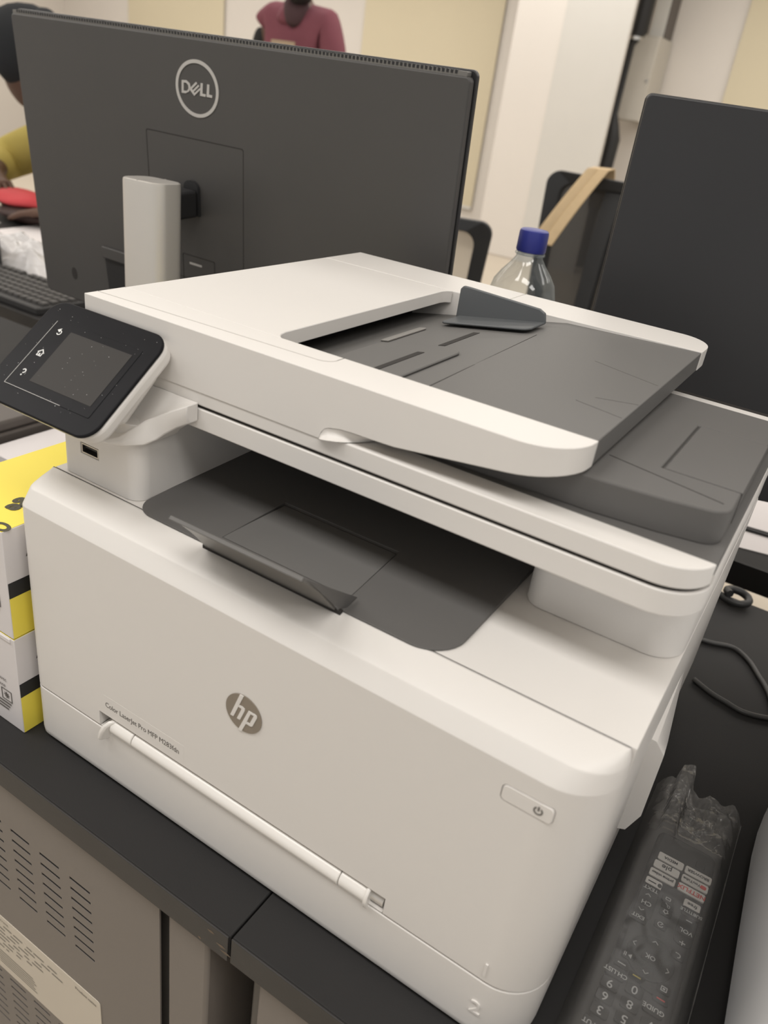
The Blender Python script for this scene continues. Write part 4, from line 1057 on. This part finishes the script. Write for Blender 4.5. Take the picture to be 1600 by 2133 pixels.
sheet('paper_sheet', [(-1.72, 1.10), (-1.50, 0.95), (-1.10, 1.02), (-1.30, 1.30), (-1.75, 1.33)], 0.0002, 'white paper sheets on the rear desk at left, under the red pouch')
single('paper_sheet', MB().prism([(-2.25, 1.05), (-1.72, 1.05), (-1.80, 1.22), (-2.25, 1.28)], 0.0016, 0.0030), 'sheet', 'white paper sheet on the rear desk at the far left edge', 'paper', (-2.0, 1.1, 0))
def crumple(a, b):
    x = -1.64 + 0.44*a; y = 0.900 + 0.19*b
    e = min(1, 5*a, 5*(1-a), 5*b, 5*(1-b))
    z = 0.003 + e*(0.030 + 0.030*noise.noise(Vector((x*17, y*17, 0.4))) + 0.020*noise.noise(Vector((x*40, y*40, 2.4))))
    return (x + 0.01*noise.noise(Vector((x*20, y*20, 9))), y, max(z, 0.002))
single('plastic_bag', MB().grid(crumple, 40, 26), 'film2', 'crinkled white plastic bag behind the keyboard on the rear desk', 'bag', (-1.45, 1.0, 0), angle=70, fix=False)
t = thing('soft_pouch', 'bright red pouch over a dark brown one beside the yellow sleeve', 'pouch', (-1.86, 1.36, 0))
def blob(cx, cy, cz, rx, ry, rz, seed, amp=0.12, n=28):
    g = MB(); rings = []
    for j in range(1, 14):
        th = PI*j/14; ring_ = []
        for i in range(n):
            ph = 2*PI*i/n
            d = Vector((math.sin(th)*math.cos(ph), math.sin(th)*math.sin(ph), math.cos(th)))
            k = 1 + amp*noise.noise(d*1.6 + Vector((seed, 0, 0)))
            ring_.append((cx+rx*d.x*k, cy+ry*d.y*k, max(0.0005, cz+rz*d.z*k)))
        rings.append(ring_)
    return g.loft(rings)
part('lower_pouch', blob(-1.800, 1.320, 0.024, 0.105, 0.075, 0.028, 2.0), 'brownl', t, angle=80, label='dark brown leather lower pouch')
part('upper_pouch', blob(-1.845, 1.322, 0.062, 0.125, 0.066, 0.024, 5.0, 0.2), 'redcloth', t, angle=80, label='red fabric upper pouch')
part('clasp', MB().box(-1.875, -1.845, 1.268, 1.276, 0.045, 0.060), 'black', t, 0.002)
t = thing('desk_speaker', 'black upright device cut off by the left edge, beside the keyboard', 'device', (-1.33, 0.755, 0))
part('device_body', MB().loft([[(x, y, z) for x, y in rrect(-1.465-k, -1.328-k*0.2, 0.86, 0.90, 0.01)] for k, z in ((0, 0.0), (0.0, 0.01), (0.012, 0.072), (0.016, 0.078))]), 'black', t, 0.002)
part('device_face', MB().box(-1.455, -1.345, 0.854, 0.8595, 0.012, 0.060), 'bezel2', t)

# ------------------------------------------------------------------ chairs
def chair(org, rotz, label, back_z, mesh_m, tilt, arms=True):
    """office chair: local frame, the back rest stands at y=0 and faces -y"""
    t = thing('office_chair', label, 'chair', (org[0], org[1], F0), rotz, local=True)
    Wc, Hc, zb = 0.235, 0.50, back_z + ZD - 0.50
    def bp(a, b, d=0.0):    # a across (-1..1), b up (0..1)
        return (Wc*a*(0.86+0.14*b) , 0.05*(a*a) - d - tilt*b, zb + Hc*b - 0.02*a*a*b*b)
    def loop(s_, sb, n=6):
        pts = []
        r = 0.16
        for (ca, cb_, a0) in ((-1, 0, PI), (1, 0, 1.5*PI), (1, 1, 0), (-1, 1, 0.5*PI)):
            for k in range(n+1):
                a = a0 + PI/2*k/n
                pa = ca*(s_-r) + r*math.cos(a); pb_ = (sb + (1-2*sb)*cb_) + (r*0.5*math.sin(a) + (0.5*r if cb_ == 0 else -0.5*r))
                pts.append((pa, pb_))
        return pts
    o1, i1 = loop(1.0, 0.0), loop(0.80, 0.085)
    g = MB(); n = len(o1)
    vs = [bp(a, b, 0.014) for a, b in o1] + [bp(a, b, 0.014) for a, b in i1] + [bp(a, b, -0.014) for a, b in o1] + [bp(a, b, -0.014) for a, b in i1]
    fs = []
    for i in range(n):
        j = (i+1) % n
        fs += [(i, j, n+j, n+i), (2*n+i, 3*n+i, 3*n+j, 2*n+j), (i, 2*n+i, 2*n+j, j), (n+i, n+j, 3*n+j, 3*n+i)]
    g.add(vs, fs)
    part('back_frame', g, 'chair', t, 0.004, angle=50)
    part('back_mesh', MB().grid(lambda a, b: bp((a-0.5)*1.66, 0.07+0.86*b, 0.002), 10, 10), mesh_m, t, fix=False)
    part('back_spine', MB().loft([[bp(-0.13, b, -0.045 if b < 0.8 else -0.018), bp(0.13, b, -0.045 if b < 0.8 else -0.018), bp(0.13, b, -0.015), bp(-0.13, b, -0.015)] for b in (-0.25, 0.2, 0.6, 0.95)]), 'chair', t, 0.004)
    part('seat', MB().prism(rrect(-0.245, 0.245, -0.50, -0.02, 0.07), 0.43, 0.50), 'chair', t, 0.02, 3)
    for s_ in ((-1, 1) if arms else ()):
        part('armrest', MB().tube([(s_*0.24, -0.25, 0.46), (s_*0.285, -0.25, 0.50), (s_*0.285, -0.24, 0.64), (s_*0.285, -0.12, 0.665), (s_*0.285, -0.36, 0.665)], 0.016, 10), 'chair', t)
    part('gas_column', MB().lathe([(0.028, 0.10), (0.028, 0.30), (0.018, 0.30), (0.018, 0.43)], (0, -0.25, 0), 16), 'black', t)
    for k in range(5):
        a = 2*PI*k/5+0.3
        lg = part('base_leg', MB().tube([(0, -0.25, 0.11), (0.29*math.cos(a), -0.25+0.29*math.sin(a), 0.075)], [0.03, 0.018], 10), 'black', t)
        part('caster', MB().lathe([(0.026, -0.02), (0.028, 0), (0.026, 0.02)], (0.29*math.cos(a), -0.25+0.29*math.sin(a), 0.030), 16, 'x'), 'black', lg)
    return t
chair((-0.372, 2.46, 0), PI-0.12, 'black mesh backed office chair with a tan strap hung over it', 0.350, 'mesh', 0.03, False)
chair((-0.815, 1.99, 0), 0.35, 'black mesh office chair half hidden behind the large monitor', 0.203, 'mesh2', 0.10)

# tan strap hanging over the chair back
t = thing('bag_strap', 'tan webbing strap hung diagonally over the chair back', 'strap', (-0.47, 2.42, 0.24))
a0, a1 = Vector((-0.435, 2.440, 0.357)), Vector((-0.505, 2.255, 0.130))
dirv = (a1-a0); side = Vector((0.041, 0.012, 0.002))
g = MB()
def st_pt(a, b):
    p = a0 + dirv*b + Vector((0, -0.012*math.sin(PI*b), 0))
    return tuple(p + side*(a-0.5)*2.0*(0.80) + Vector((0, 0, -0.010*b*b*(a-0.2))))
rings = []
for k in range(13):
    b = k/12
    rings.append([st_pt(0, b), st_pt(0.46, b), st_pt(0.5, b), st_pt(0.54, b), st_pt(1, b)] )
for k in range(13):
    up = Vector((0, -0.004, 0.003))
    top_ = [Vector(p) + up*(1 if i != 2 else 0.55) for i, p in enumerate(rings[k])]
    rings[k] = [tuple(p) for p in rings[k]] + [tuple(p) for p in reversed(top_)]
part('strap_webbing', MB().loft(rings), 'strap', t, angle=60)
tp = [a0 + Vector((0, 0.0, 0.0)), a0 + Vector((0.000, 0.060, 0.004)), a0 + Vector((0.000, 0.085, -0.03)), a0 + Vector((0.0, 0.09, -0.12))]
part('strap_back', MB().loft([[tuple(p - side*0.8), tuple(p + side*0.8), tuple(p + side*0.8 + Vector((0, 0.004, 0.004))), tuple(p - side*0.8 + Vector((0, 0.004, 0.004)))] for p in tp]), 'strap', t)
part('strap_end', MB().loft([[tuple(a1 + dirv*q - side*0.75 + Vector((0, -0.006, 0.0))), tuple(a1 + dirv*q + side*0.30 + Vector((0, -0.006, 0.0))), tuple(a1 + dirv*q + side*0.30 + Vector((0, -0.001, 0.006))), tuple(a1 + dirv*q - side*0.75 + Vector((0, -0.001, 0.006)))] for q in (-0.10, 0.16)]), 'black', t)

# ------------------------------------------------------------------ people
def fingers(V, E, R, wrist_i, fwd, side, up, k=1.0, curl=0.6):
    """a palm and five separate unequal fingers grown from the wrist joint"""
    w0 = Vector(V[wrist_i]); fwd, side, up = Vector(fwd).normalized(), Vector(side).normalized(), Vector(up).normalized()
    V.append(tuple(w0 + fwd*0.045*k)); E.append((wrist_i, len(V)-1)); R.append((0.030*k, 0.016*k)); palm = len(V)-1
    V.append(tuple(w0 + fwd*0.085*k)); E.append((palm, len(V)-1)); R.append((0.036*k, 0.013*k)); kn = len(V)-1
    for j, (s_, ln) in enumerate(((-0.030, 0.072), (-0.010, 0.082), (0.010, 0.078), (0.028, 0.060))):
        prev = kn; p = w0 + fwd*0.090*k + side*s_*k
        for q in range(3):
            f = ln*k*(0.40, 0.34, 0.26)[q]; a = curl*(q+0.5)*0.6
            if q == 0:
                V.append(tuple(p)); E.append((prev, len(V)-1)); R.append(0.0095*k); prev = len(V)-1
            p = p + (fwd*math.cos(a) - up*math.sin(a))*f
            V.append(tuple(p)); E.append((prev, len(V)-1)); R.append((0.0088, 0.0080, 0.0068)[q]*k); prev = len(V)-1
    p = w0 + fwd*0.030*k - side*0.030*k
    V.append(tuple(p)); E.append((palm, len(V)-1)); R.append(0.011*k); prev = len(V)-1
    for q in range(2):
        p = p + (fwd*0.75 - side*0.55 - up*0.25).normalized()*0.032*k
        V.append(tuple(p)); E.append((prev, len(V)-1)); R.append((0.010, 0.008)[q]*k); prev = len(V)-1

def head_mesh(c, fwd, k=1.0):
    """a head with brow, nose, mouth, chin and ears; c is its centre, fwd the way the face looks"""
    c = Vector(c); f = Vector(fwd).normalized(); s_ = f.cross(Vector((0, 0, 1))).normalized(); u_ = s_.cross(f).normalized()
    g = MB(); n = 32; rings = []
    for j in range(1, 22):
        th = PI*j/22; ring_ = []
        for i in range(n):
            ph = 2*PI*i/n; d = (math.cos(ph)*math.sin(th), math.sin(ph)*math.sin(th), math.cos(th))
            x = 0.098*d[0]; y = 0.076*d[1]; z = 0.118*d[2]
            if z < 0: 
                y *= 1 - 0.28*(-z/0.118)**1.4
                x = x*(1 - 0.12*(-z/0.118)) + (0.012*(-z/0.118) if d[0] > 0 else 0.02*(z/0.118)*d[0])
            fr = max(0, d[0])
            x += 0.026*math.exp(-((y/0.011)**2) - (((z+0.020)/0.020)**2))*(fr > 0.5)            # nose
            x += 0.007*math.exp(-((z-0.030)/0.010)**2)*fr**4                                     # brow
            x -= 0.007*math.exp(-(((abs(y)-0.031)/0.013)**2) - (((z-0.010)/0.011)**2))*(fr > 0.4)   # eye sockets
            x += 0.006*math.exp(-((y/0.024)**2) - (((z+0.060)/0.008)**2))*(fr > 0.5)            # lips
            x += 0.007*math.exp(-((y/0.022)**2) - (((z+0.098)/0.014)**2))*(fr > 0.2)            # chin
            ring_.append(tuple(c + (f*x + s_*y + u_*z)*k))
        rings.append(ring_)
    g.loft(rings)
    for sg in (-1, 1):
        er = []
        for q, (rx, rz) in enumerate(((0.012, 0.022), (0.019, 0.031), (0.012, 0.022))):
            er.append([tuple(c + (f*(-0.012 + rx*math.cos(2*PI*i/12)) + s_*sg*(0.068 + 0.008*q) + u_*(-0.004 + rz*math.sin(2*PI*i/12)))*k) for i in range(12)])
        g.loft(er)
    return g, (c, f, s_, u_, k)
def face_bits(fr, parent):
    c, f, s_, u_, k = fr
    for sg in (-1, 1):
        e = c + (f*0.083 + s_*sg*0.031 + u_*0.010)*k
        part('eye', blob(e.x, e.y, e.z, 0.012, 0.012, 0.009, 1, 0.0, 16), 'icon', parent, angle=80)
        e2 = e + f*0.0105*k
        part('pupil', blob(e2.x, e2.y, e2.z, 0.0045, 0.0045, 0.0045, 1, 0.0, 12), 'black', parent, angle=80)

def figure(name_label, org, V, E, R, head_c, head_f, org_z=F0):
    t = thing('person', name_label, 'person', (org[0], org[1], org_z))
    me = skin_mesh('body', [Vector(v) - Vector((org[0], org[1], org_z)) for v in V], E, R, 0, 2)
    body = link('body', me, t, 'skin')
    g, fr = head_mesh(head_c, head_f)
    part('head', g, 'skin', t, angle=80); face_bits(fr, t)
    return t, fr
def garment(name, t, org, V, E, R, m, org_z=F0):
    me = skin_mesh(name, [Vector(v) - Vector((org[0], org[1], org_z)) for v in V], E, R, 0, 2)
    return link(name, me, t, m)

# the person in maroon, standing by the back wall side, facing the camera, head partly above the picture
ox, oy = -2.420, 3.40
S = lambda x, y, z: (ox + x, oy + y, F0 + z*1.036)
V = [S(0, 0, 0.98), S(0, 0.0, 1.16), S(0, -0.01, 1.36), S(0, 0.0, 1.50), S(0, -0.02, 1.58),
     S(-0.10, 0, 0.92), S(-0.115, -0.01, 0.52), S(-0.12, 0.02, 0.09), S(-0.13, -0.12, 0.035),
     S(0.10, 0, 0.92), S(0.115, -0.01, 0.52), S(0.12, 0.02, 0.09), S(0.13, -0.12, 0.035),
     S(-0.175, 0.0, 1.455), S(-0.275, -0.01, 1.17), S(-0.255, -0.14, 0.96),
     S(0.175, 0.0, 1.455), S(0.255, -0.01, 1.17), S(0.235, -0.14, 0.96)]
E_ = [(0, 1), (1, 2), (2, 3), (3, 4), (0, 5), (5, 6), (6, 7), (7, 8), (0, 9), (9, 10), (10, 11), (11, 12), (2, 13), (13, 14), (14, 15), (2, 16), (16, 17), (17, 18)]
R_ = [(0.15, 0.105), (0.135, 0.095), (0.15, 0.10), (0.058, 0.058), (0.052, 0.055), (0.085, 0.085), (0.058, 0.058), (0.04, 0.04), (0.036, 0.03), (0.085, 0.085), (0.058, 0.058), (0.04, 0.04), (0.036, 0.03), (0.058, 0.055), (0.043, 0.043), (0.028, 0.026), (0.058, 0.055), (0.043, 0.043), (0.028, 0.026)]
fingers(V, E_, R_, 15, (0.1, -0.5, -1), (0, -1, 0.3), (1, 0, 0)); fingers(V, E_, R_, 18, (-0.1, -0.5, -1), (0, -1, 0.3), (-1, 0, 0))
t, fr = figure('person in a maroon sweatshirt standing behind the large monitor', (ox, oy), V, E_, R_, S(0.050, -0.095, 1.640), (0.12, -0.95, -0.30))
vv = [S(0, 0, 0.95), S(0, 0, 1.16), S(0, -0.01, 1.36), S(0.01, -0.005, 1.525), S(-0.165, 0, 1.455), S(-0.225, -0.005, 1.42), S(-0.238, -0.01, 1.400), S(0.165, 0, 1.450), S(0.222, -0.01, 1.30), S(0.250, -0.02, 1.16), S(0.245, -0.12, 1.0)]
hv = [S(0.0, 0.005, 1.40), S(0.005, 0.0, 1.465), S(0.01, -0.005, 1.535)]
garment('hood', t, (ox, oy), hv, [(0, 1), (1, 2)], [(0.170, 0.115), (0.150, 0.105), (0.092, 0.088)], 'maroon')
del vv[3]
garment('sweatshirt', t, (ox, oy), vv, [(0, 1), (1, 2), (2, 3), (3, 4), (4, 5), (2, 6), (6, 7), (7, 8), (8, 9)],
        [(0.185, 0.14), (0.175, 0.13), (0.185, 0.135), (0.092, 0.085), (0.076, 0.074), (0.07, 0.07), (0.085, 0.08), (0.078, 0.075), (0.065, 0.065), (0.05, 0.05)], 'maroon')
garment('undershirt_sleeve', t, (ox, oy), [S(-0.222, -0.005, 1.41), S(-0.277, -0.015, 1.17), S(-0.258, -0.13, 0.98)], [(0, 1), (1, 2)], [0.06, 0.058, 0.042], 'dsleeve')
garment('collar', t, (ox, oy), [S(0.0, -0.02, 1.49), S(0.005, -0.03, 1.555)], [(0, 1)], [(0.068, 0.068), (0.060, 0.062)], 'dsleeve')
garment('trousers', t, (ox, oy), [S(0, 0, 0.97), S(-0.10, 0, 0.90), S(-0.115, -0.01, 0.52), S(-0.12, 0.02, 0.10), S(0.10, 0, 0.90), S(0.115, -0.01, 0.52), S(0.12, 0.02, 0.10)],
        [(0, 1), (1, 2), (2, 3), (0, 4), (4, 5), (5, 6)], [(0.16, 0.12), (0.105, 0.105), (0.08, 0.08), (0.065, 0.065), (0.105, 0.105), (0.08, 0.08), (0.065, 0.065)], 'jeans')
for s_ in (-1, 1):
    garment('shoe', t, (ox, oy), [S(s_*0.12, 0.04, 0.05), S(s_*0.128, -0.06, 0.045), S(s_*0.132, -0.16, 0.035)], [(0, 1), (1, 2)], [(0.05, 0.05), (0.05, 0.045), (0.042, 0.034)], 'shoe')
c, f, s3, u3, k3 = fr
hb_ = c - f*0.012 + u3*0.030
part('hair', blob(hb_.x, hb_.y, hb_.z, 0.087, 0.100, 0.100, 3, 0.04, 30), 'hair', t, angle=80)
bd = c + f*0.028 - u3*0.088
part('beard', blob(bd.x, bd.y, bd.z-0.006, 0.062, 0.066, 0.045, 6, 0.08, 24), 'hair', t, angle=80)
garment('shaded_hood_drape', t, (ox, oy), [S(0.0, -0.03, 1.525), S(0.02, -0.085, 1.475), S(0.025, -0.105, 1.40)], [(0, 1), (1, 2)], [(0.095, 0.085), (0.070, 0.055), (0.038, 0.030)], 'hood_shade')  # drape added for the hood's shadow under the chin, shade is in its colour
g = MB().grid(lambda a, b: S(-0.075 + 0.15*a, -0.139 - 0.012*math.sin(PI*a), 1.303 + 0.045*b), 8, 4)
for i in range(3): pass
part('chest_print', g, 'tan', t, fix=False)

# the person in yellow, seated at the row behind, leaning over the red pouch
ox, oy = -1.76, 1.68
S = lambda x, y, z: (ox + x, oy + y, F0 + z)
V = [S(0.02, 0.10, 0.56), S(0.02, 0.07, 0.76), S(0.0, -0.01, 0.95), S(-0.04, -0.09, 1.05), S(-0.08, -0.15, 1.10),
     S(-0.08, 0.08, 0.54), S(-0.10, -0.32, 0.53), S(-0.10, -0.30, 0.10), S(-0.10, -0.42, 0.04),
     S(0.13, 0.08, 0.54), S(0.15, -0.32, 0.53), S(0.15, -0.30, 0.10), S(0.15, -0.42, 0.04),
     S(-0.15, -0.10, 0.995), S(-0.375, -0.20, 0.870), S(-0.235, -0.335, 0.862),
     S(0.18, -0.02, 1.00), S(0.25, -0.22, 0.84), S(0.12, -0.36, 0.80)]
R_ = [(0.16, 0.115), (0.145, 0.105), (0.155, 0.105), (0.058, 0.058), (0.050, 0.054), (0.09, 0.09), (0.062, 0.062), (0.042, 0.042), (0.036, 0.03), (0.09, 0.09), (0.062, 0.062), (0.042, 0.042), (0.036, 0.03), (0.06, 0.058), (0.044, 0.044), (0.028, 0.026), (0.06, 0.058), (0.044, 0.044), (0.028, 0.026)]
E2 = [(0, 1), (1, 2), (2, 3), (3, 4), (0, 5), (5, 6), (6, 7), (7, 8), (0, 9), (9, 10), (10, 11), (11, 12), (2, 13), (13, 14), (14, 15), (2, 16), (16, 17), (17, 18)]
fingers(V, E2, R_, 15, (0.80, -0.35, -0.22), (0.4, 0.9, 0), (0, 0, 1), 1.0, 0.7); fingers(V, E2, R_, 18, (-0.8, -0.5, -0.05), (0.5, -0.8, 0), (0, 0, 1), 1.0, 0.4)
t, fr = figure('person in a yellow sweater and black beanie, partly hidden by the large monitor', (ox, oy), V, E2, R_, S(-0.135, -0.255, 1.172), (0.92, -0.10, -0.50))
garment('sweater', t, (ox, oy), [S(0.02, 0.10, 0.56), S(0.02, 0.07, 0.76), S(0.0, -0.01, 0.95), S(-0.03, -0.08, 1.035), S(-0.15, -0.10, 0.995), S(-0.375, -0.20, 0.878), S(-0.275, -0.295, 0.868), S(0.18, -0.02, 1.005), S(0.25, -0.22, 0.845), S(0.15, -0.34, 0.805)],
        [(0, 1), (1, 2), (2, 3), (2, 4), (4, 5), (5, 6), (2, 7), (7, 8), (8, 9)], [(0.19, 0.145), (0.18, 0.135), (0.185, 0.13), (0.08, 0.08), (0.09, 0.085), (0.075, 0.075), (0.05, 0.05), (0.09, 0.085), (0.07, 0.07), (0.05, 0.05)], 'mustard')
garment('trousers', t, (ox, oy), [S(0.02, 0.08, 0.55), S(-0.08, 0.06, 0.54), S(-0.10, -0.32, 0.53), S(-0.10, -0.30, 0.10), S(0.13, 0.06, 0.54), S(0.15, -0.32, 0.53), S(0.15, -0.30, 0.10)],
        [(0, 1), (1, 2), (2, 3), (0, 4), (4, 5), (5, 6)], [(0.16, 0.11), (0.11, 0.10), (0.085, 0.085), (0.065, 0.065), (0.11, 0.10), (0.085, 0.085), (0.065, 0.065)], 'jeans')
for x in (-0.10, 0.15):
    garment('shoe', t, (ox, oy), [S(x, -0.27, 0.05), S(x, -0.36, 0.045), S(x, -0.46, 0.035)], [(0, 1), (1, 2)], [(0.05, 0.05), (0.05, 0.045), (0.042, 0.034)], 'shoe')
c, f, s3, u3, k3 = fr
hb_ = c - f*0.020 + u3*0.040
part('beanie', blob(hb_.x, hb_.y, hb_.z, 0.105, 0.115, 0.115, 3, 0.05, 30), 'beanie', t, angle=80)
hb2 = c + Vector((0.055, 0.02, 0.112))
part('beanie_tip', blob(hb2.x, hb2.y, hb2.z, 0.046, 0.046, 0.042, 4, 0.08, 24), 'beanie', t, angle=80)
# the seat that carries the seated person
t = thing('stool', 'black stool under the seated person in the yellow sweater', 'stool', (-1.68, 1.70, F0))
part('stool_seat', MB().lathe([(0.17, F0+0.365), (0.185, F0+0.38), (0.185, F0+0.40), (0.17, F0+0.41)], (-1.735, 1.77, 0), 32), 'chair', t, 0.004)
for k in range(4):
    a = PI/4 + k*PI/2
    part('leg', MB().tube([(-1.735+0.10*math.cos(a), 1.77+0.10*math.sin(a), F0+0.37), (-1.735+0.17*math.cos(a), 1.77+0.17*math.sin(a), F0)], 0.013, 10), 'black', t)
